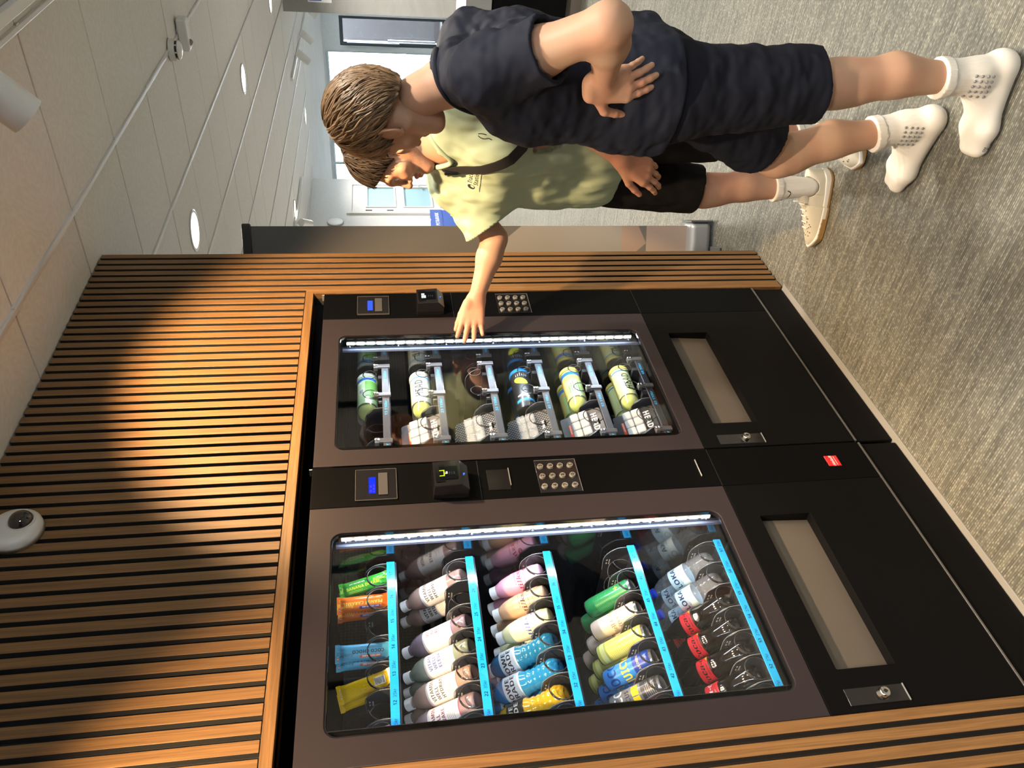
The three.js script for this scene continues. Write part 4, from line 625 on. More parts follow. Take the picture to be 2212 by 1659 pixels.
makeTube(5, 2.066, ZB + D2, 'yellow capped lettered ball tube behind the first on the lowest tray', hY, capYel, false, Math.PI + 0.25);
[['pale capped ball tube beside the empty coil on the top tray', tGreen, capPale, false], ['pale capped ball tube beside the grip pack on the second tray', hW, capPale, false], ['blue capped dark ball tube beside the blister packs on the third tray', tBlack, capBlue, true], ['blue capped dark ball tube beside the blister packs on the fourth tray', tBlack, capBlue, true], ['yellow capped ball tube beside the grip pack on the fifth tray', tYel, capYel, false], ['yellow capped ball tube beside the grip pack on the lowest tray', hY, capYel, false]].forEach(([l, tx, cap, dk], r) => { const t = makeTube(r, 1.738, ZB, l, tx, cap, dk, Math.PI - 0.2); t.scale.x = 0.66; });
// grip packs: card, moulded blister, hang hole at the foot (they stand upside down)
const cardTex = (bg, ink) => canvasTex(300, 360, (c, w, h) => { c.fillStyle = bg; c.fillRect(0, 0, w, h); c.fillStyle = '#ef5a2a'; c.fillRect(30, 56, 180, 24); c.fillStyle = '#ffffff'; c.font = 'bold 14px sans-serif'; c.save(); c.translate(w / 2, h / 2); c.rotate(Math.PI); c.fillStyle = ink; c.font = 'bold 74px sans-serif'; c.fillText('HEAD', -110, -86); c.fillStyle = '#ef5a2a'; c.fillRect(-120, -72, 240, 6); c.font = 'bold 16px sans-serif'; c.fillStyle = '#fff'; c.fillText('XTREMESOFT', -60, 118); c.restore(); lines(c, 60, 96, 70, 3, 8, '#d5d8dc', 2); });
const carbonTex = canvasTex(300, 360, (c, w, h) => { c.fillStyle = '#4a4e56'; c.fillRect(0, 0, w, h); for (let y = 0; y < h; y += 14) for (let x = 0; x < w; x += 14) { c.fillStyle = ((x + y) / 14) % 2 ? '#8d929a' : '#2d3036'; c.fillRect(x, y, 13, 8); } c.fillStyle = '#e9ecef'; c.save(); c.translate(w / 2, h / 2); c.rotate(Math.PI); c.font = 'bold 30px sans-serif'; c.fillText('PADEL', -40, -110); c.restore(); });
const cardShape = (() => { const s = new THREE.Shape(); rrShape(s, -0.062, 0.062, 0, 0.15, 0.008); const h = new THREE.Path(); h.moveTo(-0.013, 0.012); h.lineTo(0.013, 0.012); h.lineTo(0.013, 0.017); h.lineTo(0.005, 0.02); h.lineTo(-0.005, 0.02); h.lineTo(-0.013, 0.017); h.closePath(); s.holes.push(h); return s; })();
const cardGeo = (() => { const g = new THREE.ExtrudeGeometry(cardShape, { depth: 0.001, bevelEnabled: false, curveSegments: 6 }), p = g.attributes.position, u = g.attributes.uv; for (let i = 0; i < p.count; i++) u.setXY(i, (p.getX(i) + 0.062) / 0.124, p.getY(i) / 0.15); return g; })();
const blisterPad = rbx(-0.0175, 0.0175, -0.0165, 0.0165, 0, 0.017, 0.006, 3), blisterBase = rbx(-0.056, 0.056, 0.046, 0.112, 0.001, 0.007, 0.003, 2);
const gripWhite = phys([0.5, 0.55, 0.57], 0.25, { clearcoat: 1 }), clearBl = phys([0.9, 0.94, 0.97], 0.05, { transmission: 0.8, thickness: 0, clearcoat: 1 });
function makePack(row, depth, label, tx, pads, cardMat) {
  const t = thing('grip_pack', label, 'grip pack', [1.984, R2[row] + 0.0015, -0.192 - depth], gq);
  mesh('card', cardGeo, cardMat ?? std(0xffffff, 0.35, 0, { map: tx }), t);
  mesh('blister_tray', blisterBase, pads === gripWhite ? gripWhite : clearBl, t);
  for (let i = 0; i < 3; i++) for (let j = 0; j < 2; j++) { const b = mesh('blister_dome', blisterPad, pads, t); b.position.set(-0.037 + i * 0.037, 0.063 + j * 0.034, 0.005); }
  t.rotation.set(-0.42, -0.12, 0); return t;
}
const greyCard = cardTex('#73777d', '#eceeef'), darkCard = cardTex('#3a3d42', '#f2f3f4'), carbonM = phys(0xffffff, 0.25, { map: carbonTex, clearcoat: 0.8 });
makePack(1, 0, 'grey grip pack with orange stripe on the second tray', greyCard, gripWhite);
makePack(4, 0, 'grey grip pack with orange stripe on the fifth tray', greyCard, gripWhite);
makePack(5, 0, 'dark grip pack with orange stripe in front on the lowest tray', darkCard, gripWhite);
makePack(5, 0.032, 'dark grip pack with orange stripe behind on the lowest tray', darkCard, gripWhite);
makePack(1, 0.032, 'grey grip pack behind the first on the second tray', greyCard, gripWhite);
for (const [row, n] of [[2, 'third'], [3, 'fourth']]) for (let d = 0; d < 5; d++) makePack(row, d * 0.03, ['foremost', 'second', 'third', 'fourth', 'rearmost'][d] + ` clear blister pack with carbon pattern card on the ${n} tray`, null, clearBl, carbonM);
// ---------- figures: distance fields meshed with surface nets ----------
const sub = (a, b) => [a[0] - b[0], a[1] - b[1], a[2] - b[2]], add = (a, b, s = 1) => [a[0] + b[0] * s, a[1] + b[1] * s, a[2] + b[2] * s], dot = (a, b) => a[0] * b[0] + a[1] * b[1] + a[2] * b[2];
const len = (a) => Math.hypot(a[0], a[1], a[2]), nrm = (a) => { const l = len(a) || 1; return [a[0] / l, a[1] / l, a[2] / l]; }, cross = (a, b) => [a[1] * b[2] - a[2] * b[1], a[2] * b[0] - a[0] * b[2], a[0] * b[1] - a[1] * b[0]], mixp = (a, b, t) => add(a, sub(b, a), t);
const smin = (a, b, k) => { const h = Math.max(k - Math.abs(a - b), 0) / k; return Math.min(a, b) - h * h * k * 0.25; };
const smax = (a, b, k) => -smin(-a, -b, k);
const capd = (x, y, z, c) => { const px = x - c.a[0], py = y - c.a[1], pz = z - c.a[2], t = clamp((px * c.d[0] + py * c.d[1] + pz * c.d[2]) * c.i, 0, 1); const ex = px - c.d[0] * t, ey = py - c.d[1] * t, ez = pz - c.d[2] * t; return Math.sqrt(ex * ex + ey * ey + ez * ez) - (c.ra + (c.rb - c.ra) * t); };
const C = (a, b, ra, rb = ra) => { const d = sub(b, a); return { a, d, i: 1 / (dot(d, d) || 1e-9), ra, rb }; };
const E3 = (c, r) => ({ e: true, c, r });
const elld = (x, y, z, q) => { const a = (x - q.c[0]) / q.r[0], b = (y - q.c[1]) / q.r[1], d = (z - q.c[2]) / q.r[2], k0 = Math.sqrt(a * a + b * b + d * d), k1 = Math.sqrt((a / q.r[0]) ** 2 + (b / q.r[1]) ** 2 + (d / q.r[2]) ** 2) || 1e-6; return k0 < 1e-4 ? -Math.min(...q.r) : k0 * (k0 - 1) / k1; };
const field = (prims, k) => (x, y, z) => { let d = 9; for (const p of prims) { const v = p.e ? elld(x, y, z, p) : capd(x, y, z, p); d = d > 8 ? v : smin(d, v, p.k ?? k); } return d; };
function surf(f, lo, hi, h, color) {
  const n = [0, 1, 2].map((i) => Math.ceil((hi[i] - lo[i]) / h) + 2), [nx, ny, nz] = n, S = new Float32Array(nx * ny * nz), id = (i, j, k) => (k * ny + j) * nx + i;
  for (let k = 0; k < nz; k++) for (let j = 0; j < ny; j++) for (let i = 0; i < nx; i++) S[id(i, j, k)] = f(lo[0] + i * h, lo[1] + j * h, lo[2] + k * h);
  const vi = new Int32Array(nx * ny * nz).fill(-1), pos = [], idx = [], colr = [];
  const ed = [[0, 1], [2, 3], [4, 5], [6, 7], [0, 2], [1, 3], [4, 6], [5, 7], [0, 4], [1, 5], [2, 6], [3, 7]];
  for (let k = 0; k < nz - 1; k++) for (let j = 0; j < ny - 1; j++) for (let i = 0; i < nx - 1; i++) {
    const v = []; let m = 0; for (let c = 0; c < 8; c++) { const s = S[id(i + (c & 1), j + ((c >> 1) & 1), k + (c >> 2))]; v.push(s); if (s < 0) m |= 1 << c; }
    if (m === 0 || m === 255) continue;
    let x = 0, y = 0, z = 0, q = 0;
    for (const [a, b] of ed) { if ((v[a] < 0) === (v[b] < 0)) continue; const t = v[a] / (v[a] - v[b]); x += (a & 1) + t * ((b & 1) - (a & 1)); y += ((a >> 1) & 1) + t * (((b >> 1) & 1) - ((a >> 1) & 1)); z += (a >> 2) + t * ((b >> 2) - (a >> 2)); q++; }
    vi[id(i, j, k)] = pos.length / 3; pos.push(lo[0] + (i + x / q) * h, lo[1] + (j + y / q) * h, lo[2] + (k + z / q) * h);
  }
  for (let k = 1; k < nz - 1; k++) for (let j = 1; j < ny - 1; j++) for (let i = 1; i < nx - 1; i++) {
    const s = S[id(i, j, k)] < 0;
    const quad = (a, b, c, d, flip) => { if (a < 0 || b < 0 || c < 0 || d < 0) return; flip ? idx.push(a, c, b, a, d, c) : idx.push(a, b, c, a, c, d); };
    if (i < nx - 1 && s !== S[id(i + 1, j, k)] < 0) quad(vi[id(i, j - 1, k - 1)], vi[id(i, j, k - 1)], vi[id(i, j, k)], vi[id(i, j - 1, k)], !s);
    if (j < ny - 1 && s !== S[id(i, j + 1, k)] < 0) quad(vi[id(i - 1, j, k - 1)], vi[id(i - 1, j, k)], vi[id(i, j, k)], vi[id(i, j, k - 1)], !s);
    if (k < nz - 1 && s !== S[id(i, j, k + 1)] < 0) quad(vi[id(i - 1, j - 1, k)], vi[id(i, j - 1, k)], vi[id(i, j, k)], vi[id(i - 1, j, k)], !s);
  }
  const g = new THREE.BufferGeometry(); g.setAttribute('position', new THREE.Float32BufferAttribute(pos, 3));
  // smooth normals from the field itself
  const nor = [], e = h * 0.6; for (let i = 0; i < pos.length; i += 3) { const [x, y, z] = [pos[i], pos[i + 1], pos[i + 2]]; const q = nrm([f(x + e, y, z) - f(x - e, y, z), f(x, y + e, z) - f(x, y - e, z), f(x, y, z + e) - f(x, y, z - e)]); nor.push(...q); if (color) { const c = color(x, y, z); colr.push(c[0], c[1], c[2]); } }
  g.setAttribute('normal', new THREE.Float32BufferAttribute(nor, 3)); if (color) g.setAttribute('color', new THREE.Float32BufferAttribute(colr, 3)); g.setIndex(idx); return g;
}
const frameOf = (o, right, up, back) => new THREE.Matrix4().makeBasis(V(...right), V(...up), V(...back)).setPosition(...o);
const bounds = (pts, m) => [[0, 1, 2].map((i) => Math.min(...pts.map((p) => p[i])) - m), [0, 1, 2].map((i) => Math.max(...pts.map((p) => p[i])) + m)];
const first = (f, from, dir, max = 0.6) => { const d = nrm(dir); let t = 0; for (let i = 0; i < 90 && t < max; i++) { const p = add(from, d, t), v = f(...p); if (v < 0.0006) return p; t += Math.max(v * 0.7, 0.0006); } return null; };

// hand: wrist, forward, palm normal, +1 for a right hand; curls in radians for index..little, thumb options
function handPrims(W, fwd, n, right, o = {}) {
  const f = nrm(fwd), nn = nrm(sub(n, [f[0] * dot(n, f), f[1] * dot(n, f), f[2] * dot(n, f)])), s = right > 0 ? cross(f, nn) : cross(nn, f), sc = o.scale ?? 1, P = [], at = (a, b, c) => add(add(add(W, f, a * sc), s, b * sc), nn, c * sc);
  const L = [0.07, 0.078, 0.072, 0.056], off = [0.032, 0.011, -0.011, -0.031], mc = [0.088, 0.092, 0.087, 0.078], R = [0.0092, 0.0095, 0.0089, 0.0078], curls = o.curl ?? [0.2, 0.25, 0.3, 0.35], spread = o.spread ?? [0.06, 0.01, -0.05, -0.13];
  for (let i = 0; i < 4; i++) {
    const m = at(mc[i], off[i], 0); P.push({ ...C(at(0.0, off[i] * 0.55, 0), m, 0.0165 * sc, 0.0135 * sc), k: 0.014 });
    let d = nrm(add(f, s, spread[i])), p = m, ang = 0; const seg = [0.45, 0.31, 0.24];
    for (let j = 0; j < 3; j++) { ang += curls[i] * (j ? 1 : 0.8); const dd = nrm(add([d[0] * Math.cos(ang), d[1] * Math.cos(ang), d[2] * Math.cos(ang)], nn, Math.sin(ang))), q = add(p, dd, L[i] * seg[j] * sc); P.push({ ...C(p, q, R[i] * sc * (1.08 - j * 0.1), R[i] * sc * (0.98 - j * 0.1)), k: j ? 0.003 : 0.007, finger: i }); p = q; }
  }
  const ta = o.thumb ?? [0.75, 0.62, 0.2], b = at(0.022, 0.026, 0.008), d1 = nrm(add(add([f[0] * ta[0], f[1] * ta[0], f[2] * ta[0]], s, ta[1]), nn, ta[2])), t1 = add(b, d1, 0.044 * sc), d2 = nrm(add(add([f[0] * 1, f[1] * 1, f[2] * 1], s, ta[1] * 0.45), nn, ta[2])), t2 = add(t1, d2, 0.032 * sc), t3 = add(t2, nrm(add(d2, f, 0.3)), 0.024 * sc);
  P.push({ ...C(b, t1, 0.017 * sc, 0.012 * sc), k: 0.012, thumb: 1 }, { ...C(t1, t2, 0.0115 * sc, 0.0105 * sc), k: 0.003, thumb: 1 }, { ...C(t2, t3, 0.0105 * sc, 0.0085 * sc), k: 0.003, thumb: 1 });
  return P;
}
// palm joined softly, fingers kept apart from one another
function handField(P, arm) {
  const palm = P.filter((p) => p.finger === undefined && !p.thumb), chains = [0, 1, 2, 3].map((i) => P.filter((p) => p.finger === i)), th = P.filter((p) => p.thumb);
  return (x, y, z) => {
    let d = 9; for (const p of palm) { const v = capd(x, y, z, p); d = d > 8 ? v : smin(d, v, 0.014); } if (arm) d = smin(d, capd(x, y, z, arm), 0.02);
    let u = 9; for (const c of [...chains, th]) { let q = 9; for (const p of c) { const v = capd(x, y, z, p); q = q > 8 ? v : smin(q, v, 0.004); } u = Math.min(u, smin(d, q, c === th ? 0.012 : 0.008)); }
    return Math.min(d, u);
  };
}
const headF = (() => {   // local: +z face, +y crown, +x its own left; metres
  const P = [E3([0, 0.036, -0.012], [0.074, 0.088, 0.094]), { ...C([0, 0.0, 0.036], [0, -0.082, 0.054], 0.060, 0.032), k: 0.03 }, { ...C([0.05, -0.045, 0.0], [0.016, -0.098, 0.064], 0.025, 0.017), k: 0.03 }, { ...C([-0.05, -0.045, 0.0], [-0.016, -0.098, 0.064], 0.025, 0.017), k: 0.03 },
    { ...C([-0.014, -0.1, 0.07], [0.014, -0.1, 0.07], 0.0155), k: 0.016 }, { ...C([0.04, 0.032, 0.078], [0.008, 0.027, 0.089], 0.0115), k: 0.02 }, { ...C([-0.04, 0.032, 0.078], [-0.008, 0.027, 0.089], 0.0115), k: 0.02 },
    { ...C([0.05, -0.018, 0.058], [0.036, -0.024, 0.074], 0.018), k: 0.025 }, { ...C([-0.05, -0.018, 0.058], [-0.036, -0.024, 0.074], 0.018), k: 0.025 }];
  const eye = [[0.031, 0.01, 0.101], [-0.031, 0.01, 0.101]];
  const nose = [C([0, 0.022, 0.09], [0, -0.026, 0.114], 0.0075, 0.0115), C([0.012, -0.032, 0.1], [0.012, -0.032, 0.095], 0.0085), C([-0.012, -0.032, 0.1], [-0.012, -0.032, 0.095], 0.0085)];
  const lips = [C([-0.021, -0.06, 0.082], [0, -0.056, 0.0935], 0.0055, 0.0065), C([0.021, -0.06, 0.082], [0, -0.056, 0.0935], 0.0055, 0.0065), C([-0.018, -0.068, 0.082], [0, -0.0705, 0.0905], 0.006, 0.0075), C([0.018, -0.068, 0.082], [0, -0.0705, 0.0905], 0.006, 0.0075)];
  const ear = (x, y, z) => { const s = Math.abs(x) - 0.079, yy = y + 0.006, zz = z + 0.008 + yy * 0.25; const o = Math.sqrt((yy / 0.031) ** 2 + (zz / 0.019) ** 2); const rim = Math.hypot((o - 0.86) * 0.021, s - 0.006 - zz * -0.35) - 0.0042; const plate_ = Math.max(Math.abs(s - 0.001 + zz * 0.3) - 0.0035, (o - 0.9) * 0.02); return smin(rim, plate_, 0.004); };
  return (x, y, z) => {
    let d = 9; for (const p of P) { const v = p.e ? elld(x, y, z, p) : capd(x, y, z, p); d = d > 8 ? v : smin(d, v, p.k); }
    for (const e of eye) d = smax(d, -(Math.hypot(x - e[0], (y - e[1]) * 1.35, z - e[2]) - 0.0165), 0.012);
    for (const e of eye) d = smin(d, Math.hypot(x - e[0], y - e[1], z - 0.0775) - 0.0125, 0.004);
    let q = 9; for (const p of nose) { const v = capd(x, y, z, p); q = q > 8 ? v : smin(q, v, 0.008); } d = smin(d, q, 0.012);
    for (const p of lips) d = smin(d, capd(x, y, z, p), 0.004);
    if (Math.abs(x) > 0.06) d = smin(d, ear(x, y, z), 0.006);
    return d;
  };
})();
const inv = (m) => m.clone().invert();
function strandGeo(pts, r, rad = 5) {   // tapered lock along points
  const c = new THREE.CatmullRomCurve3(pts.map((p) => V(...p))), n = 9, g = new THREE.TubeGeometry(c, n, 1, rad), p = g.attributes.position, P0 = c.getSpacedPoints(n);
  for (let i = 0; i <= n; i++) for (let j = 0; j <= rad; j++) { const k = i * (rad + 1) + j, t = i / n, w = r * Math.pow(Math.sin(Math.PI * Math.min(1, 0.18 + t * 0.8)), 0.7); p.setXYZ(k, P0[i].x + (p.getX(k) - P0[i].x) * w, P0[i].y + (p.getY(k) - P0[i].y) * w, P0[i].z + (p.getZ(k) - P0[i].z) * w); }
  return g;
}
// hair in head space: a cap that follows the skull plus combed locks; opts.line tells how far it reaches
const NAPE = C([0, -0.02, -0.022], [0, -0.095, -0.006], 0.063, 0.05);
const hairLine = (z, o) => (z < -0.03 ? 0.012 + Math.max(-1, (z + 0.03) / 0.06) * (0.012 - o.nape) : z < 0.02 ? 0.016 : z < 0.04 ? -0.006 + (z - 0.02) * 1.3 : 0.022 + (z - 0.04) * o.fringe);
function hairGeo(o) {
  const base = (x, y, z) => {
    const ear = Math.exp(-(((y + 0.005) / 0.03) ** 2) - ((z + 0.0) / 0.035) ** 2);
    let d = elld(x, y, z, { c: [0, 0.041, -0.016], r: [0.074 + o.thick * 0.72, 0.088 + o.thick + 0.006, 0.095 + o.thick] });
    d = smin(d, capd(x, y, z, NAPE), 0.03);
    d += 0.0022 * Math.sin(70 * x + 9 * noise3(x * 18, y * 18, z * 18)) * 0.6 + 0.004 * noise3(x * 30, y * 14, z * 14) + 0.006 * ear;
    return smax(d, (hairLine(z, o) - y) * 0.9, 0.008);
  };
  const g0 = surf(base, [-0.12, -0.09, -0.14], [0.12, 0.17, 0.13], 0.0042), parts = [g0];
  for (let i = 0; i < o.locks; i++) {
    const th = rr(-Math.PI, Math.PI), ph = Math.acos(rr(-0.35, 1)), R = (a, b, lift) => { const rx = 0.074 + o.thick * 0.72 + lift, ry = 0.094 + o.thick + lift, rz = 0.095 + o.thick + lift; return [Math.sin(b) * Math.sin(a) * rx, 0.041 + Math.cos(b) * ry, -0.016 + Math.sin(b) * Math.cos(a) * rz]; };
    const pts = []; let a = th, b = ph, ok = true;
    for (let k = 0; k < 6; k++) { const p = R(a, b, 0.0005 + 0.004 * Math.sin(k * 0.7) + (k > 3 ? o.flick * (k - 3) * rnd() : 0)); const lim = hairLine(p[2], o) - 0.008; if (p[1] < lim) { if (k < 3) ok = false; break; } pts.push(p); b += o.step * (0.75 + 0.5 * rnd()); a += o.comb * (a > 0 ? 1 : -1) * 0.1 + 0.08 * noise3(a * 2, b * 2, i * 0.1); }
    if (ok && pts.length > 2) parts.push(strandGeo(pts, rr(0.0016, 0.0036)));
  }
  return mergeGeometries(parts.map((g, i) => { const q = g.index ? g.toNonIndexed() : g.clone(); q.deleteAttribute('uv'); const n = q.attributes.position.count, v = i ? rr(0.55, 1.7) : 0.8, cc = new Float32Array(n * 3).fill(v); q.setAttribute('color', new THREE.BufferAttribute(cc, 3)); return q; }));
}
const mergeC = (a) => mergeGeometries(a.map((g) => { const q = g.index ? g.toNonIndexed() : g; q.deleteAttribute('uv'); return q; }));
const skinAt = (base, x, y, z) => { const n = noise3(x * 9, y * 9, z * 9), m = noise3(x * 40, y * 40, z * 40); return [base[0] * (1 + 0.05 * n + 0.02 * m), base[1] * (1 + 0.02 * m - 0.05 * n), base[2] * (1 - 0.06 * n)]; };
function headColor(base, o) {
  return (x, y, z) => {
    let c = skinAt(base, x * 3, y * 3, z * 3); const mul = (r, g, b, t) => { c = [c[0] * (1 + (r - 1) * t), c[1] * (1 + (g - 1) * t), c[2] * (1 + (b - 1) * t)]; };
    const lip = Math.exp(-(((y + 0.064) / 0.0085) ** 2)) * (z > 0.078 && Math.abs(x) < 0.023 ? 1 : 0); mul(0.88, 0.52, 0.55, lip);
    const brow = Math.exp(-(((y - 0.034 + Math.abs(Math.abs(x) - 0.03) * 0.15) / 0.0045) ** 2)) * (z > 0.066 && Math.abs(x) > 0.012 && Math.abs(x) < 0.052 ? 1 : 0); mul(0.22, 0.17, 0.16, brow * 0.85);
    const grain = 0.5 + 0.5 * noise3(x * 500, y * 500, z * 500), st = y < -0.045 && y > -0.13 && z > -0.01 ? 1 : 0; mul(0.62, 0.6, 0.66, st * o.stubble * grain);
    const cheek = Math.exp(-((Math.abs(x) - 0.045) ** 2 + (y + 0.025) ** 2 + (z - 0.07) ** 2) / 0.0009); mul(1.05, 0.82, 0.8, cheek * 0.6);
    const nt = Math.exp(-(x * x + (y + 0.026) ** 2 + (z - 0.118) ** 2) / 0.0004); mul(1.05, 0.75, 0.72, nt * 0.6);
    return c;
  };
}
// ---------- the two men ----------
const planeCut = (p, n) => { const q = nrm(n); return (x, y, z) => (x - p[0]) * q[0] + (y - p[1]) * q[1] + (z - p[2]) * q[2]; };   // negative side is kept
const cloth = (c, rough = 0.8) => phys(c, rough, { specularIntensity: 0.35 });
function footPrims(heel, toe, ank, h = 0.032) {   // heel and toe on the floor plan
  const d = nrm(sub([toe[0], 0, toe[2]], [heel[0], 0, heel[2]])), s = [-d[2], 0, d[0]], H = add([heel[0], h, heel[2]], d, 0.035), B = add([toe[0], 0.03, toe[2]], d, -0.085), T = add([toe[0], 0.024, toe[2]], d, -0.03);
  return [C(H, add(B, s, 0.02), h + 0.002, 0.029), C(H, add(B, s, -0.022), h, 0.027), C(add(B, s, 0.02), add(T, s, 0.016), 0.029, 0.022), C(add(B, s, -0.022), add(T, s, -0.018), 0.027, 0.02), C(ank, add(add(B, d, -0.03), [0, 0.012, 0]), 0.036, 0.028), C(ank, add(H, [0, 0.01, 0]), 0.035, 0.034)];
}
function limb(J, s) {   // shoulder, elbow, wrist
  return [C(J['sh' + s], mixp(J['sh' + s], J['el' + s], 0.45), 0.055, 0.049), C(mixp(J['sh' + s], J['el' + s], 0.45), J['el' + s], 0.049, 0.040), C(J['el' + s], mixp(J['el' + s], J['wr' + s], 0.3), 0.039, 0.041), C(mixp(J['el' + s], J['wr' + s], 0.3), J['wr' + s], 0.041, 0.0265)];
}
function leg(J, s, dirBack) {
  const kn = J['kn' + s], an = J['an' + s], hp = J['hp' + s], cf = add(mixp(kn, an, 0.4), dirBack, 0.017);
  return [C(hp, kn, 0.088, 0.056), C(kn, add(kn, [0, -0.04, 0]), 0.055, 0.05), C(kn, an, 0.046, 0.029), { ...C(add(mixp(kn, an, 0.14), dirBack, 0.006), cf, 0.042, 0.0475), k: 0.04 }, { ...C(cf, mixp(kn, an, 0.82), 0.0475, 0.030), k: 0.03 }];
}
function torso(J, r) {
  return [C(J.plL, J.wsL, r.pelvis, r.waist), C(J.plR, J.wsR, r.pelvis, r.waist), C(J.wsL, J.chL, r.waist, r.chest), C(J.wsR, J.chR, r.waist, r.chest), C(J.chL, J.shL, r.chest * 0.85, 0.055), C(J.chR, J.shR, r.chest * 0.85, 0.055), C(J.nk, J.shL, 0.05, 0.05), C(J.nk, J.shR, 0.05, 0.05), C(J.plL, J.plR, r.pelvis), C(J.chL, J.chR, r.chest)];
}
function makePerson(label, J, o) {
  const base = [J.base[0], 0, J.base[1]], t = thing('person', label, 'person', base), put = (name, g, m) => mesh(name, g.translate(-base[0], -base[1], -base[2]), m, t);
  const HM = frameOf(J.head, o.headRight, o.headUp, o.headFwd), hs = 1;   // columns: its own left?, up, face
  // skin: trunk and limbs, hands, head merged into one mesh
  const tp = torso(J, o.r), bp = [...tp.map((c) => ({ ...c, k: 0.06 })), ...limb(J, 'L'), ...limb(J, 'R'), ...leg(J, 'L', o.back), ...leg(J, 'R', o.back), { ...C(J.nk, J.hb, 0.06, 0.054), k: 0.035 }, ...[...footPrims(J.heL, J.toL, J.anL), ...footPrims(J.heR, J.toR, J.anR)].map((c) => ({ ...c, ra: c.ra - (o.shod ? 0.018 : 0.009), rb: c.rb - (o.shod ? 0.018 : 0.009), k: 0.012 }))];
  const [lo, hi] = bounds([J.elL, J.elR, J.wrL, J.wrR, J.hb, J.shL, J.shR, J.toL, J.toR, J.heL, J.heR, J.plL, J.plR, J.knR, J.knL, J.chL, J.chR], 0.13); lo[1] = -0.01; hi[1] = J.hb[1] + 0.06;
  const bodyF = field(bp, 0.03), sc = (x, y, z) => skinAt(o.skin, x, y, z), parts = [surf(bodyF, lo, hi, 0.0095, sc)];
  for (const s of ['L', 'R']) {
    const H = o['hand' + s], P = handPrims(add(add(J['wr' + s], nrm(H.fwd), -(H.slip ?? 0)), H.shift ?? [0, 0, 0]), H.fwd, H.n, s === 'R' ? 1 : -1, H), back = add(J['wr' + s], nrm(sub(J['el' + s], J['wr' + s])), 0.06), f = handField(P, C(back, J['wr' + s], 0.031, 0.0265));
    const [a, b] = bounds([...P.map((p) => add(p.a, p.d)), J['wr' + s], back], 0.035); parts.push(surf(f, a, b, 0.0032, (x, y, z) => { const c = skinAt(o.skin, x, y, z); return [c[0] * 1.02, c[1] * 0.9, c[2] * 0.88]; }));
    for (let i = 0; i < 4; i++) { const tip = P.filter((p) => p.finger === i)[2]; void tip; }
  }
  parts.push(surf(headF, [-0.1, -0.135, -0.125], [0.1, 0.14, 0.135], 0.0034, headColor(o.skin, o)).applyMatrix4(HM));
  put('body', mergeC(parts), phys(0xffffff, 0.52, { vertexColors: true, sheen: 0.15, specularIntensity: 0.5 }));
  for (const sx of [-1, 1]) { const e = new THREE.SphereGeometry(0.0118, 18, 12).translate(sx * 0.031, 0.0095, 0.0795); put('eye', e.applyMatrix4(HM), phys([0.72, 0.7, 0.66], 0.15, { clearcoat: 1 })); put('iris', new THREE.SphereGeometry(0.0055, 14, 8).translate(sx * 0.031, 0.007, 0.0862).applyMatrix4(HM), phys([0.05, 0.05, 0.055], 0.1, { clearcoat: 1 })); }
  put('hair', hairGeo(o.hair).applyMatrix4(HM), o.hairMat);
  // shirt
  const folds = (x, y, z, a) => a * (noise3(x * o.fq[0], y * o.fq[1], z * o.fq[2]) + 0.5 * noise3(x * o.fq[0] * 2.1 + 5, y * o.fq[1] * 2.4, z * o.fq[2] * 2.1));
  const slv = (s) => mixp(J['sh' + s], J['el' + s], o.sleeve), sp = [...tp.map((c) => ({ ...c, ra: c.ra + o.ease, rb: c.rb + o.ease })), C(J.shL, slv('L'), 0.068, o.cuff), C(J.shR, slv('R'), 0.068, o.cuff), ...(o.bunch ?? [])];
  const sf0 = field(sp, 0.045), cuts = ['L', 'R'].map((s) => ({ p: slv(s), f: planeCut(slv(s), sub(J['el' + s], J['sh' + s])), hole: 0 }));
  const neckHole = C(add(add(J.nk, o.collar, 0.022), [0, 0.012, 0]), add(J.hb, [0, 0.02, 0]), 0.062, 0.08);
  const shirtF = (x, y, z) => {
    let d = sf0(x, y, z) + folds(x, y, z, o.foldAmp) ; d = smax(d, o.hem(x, y, z), 0.008);
    for (const c of cuts) { const near = Math.hypot(x - c.p[0], y - c.p[1], z - c.p[2]); if (near < 0.14) { const q = c.f(x, y, z), inner = d + 0.0135; d = smax(d, q, 0.004); d = Math.max(d, -Math.max(inner, -(q + 0.035))); } }
    return smax(d, -capd(x, y, z, neckHole), 0.006);
  };
  const [slo, shi] = bounds([slv('L'), slv('R'), J.shL, J.shR, J.wsL, J.wsR, J.chL, J.chR, J.nk, J.plL, J.plR], 0.16); slo[1] = o.hemLow - 0.02;
  const shirt = put('shirt', surf(shirtF, slo, shi, 0.0066), o.shirt);
  // shorts
  const hemAt = (s) => mixp(J['hp' + s], J['kn' + s], o.shortT), shp = [C(J.plL, J.plR, o.r.pelvis + 0.02), C(add(J.plL, [0, 0.08, 0]), add(J.plR, [0, 0.08, 0]), o.r.pelvis + 0.004), C(J.hpL, hemAt('L'), 0.112, o.legR), C(J.hpR, hemAt('R'), 0.112, o.legR)];
  const sh0 = field(shp, 0.035), scut = ['L', 'R'].map((s) => ({ p: hemAt(s), f: planeCut(hemAt(s), sub(J['kn' + s], J['hp' + s])), ax: C(J['hp' + s], J['kn' + s], 0.14) }));
  const shortF = (x, y, z) => {
    let d = sh0(x, y, z) + folds(x + 3, y, z, o.foldAmp * 0.9); d = smax(d, y - o.shortTop, 0.006);
    const i = capd(x, y, z, scut[0].ax) < capd(x, y, z, scut[1].ax) ? 0 : 1, c = scut[i]; const q = c.f(x, y, z), inner = d + 0.0135; d = smax(d, q, 0.004); return Math.max(d, -Math.max(inner, -(q + 0.04)));
  };
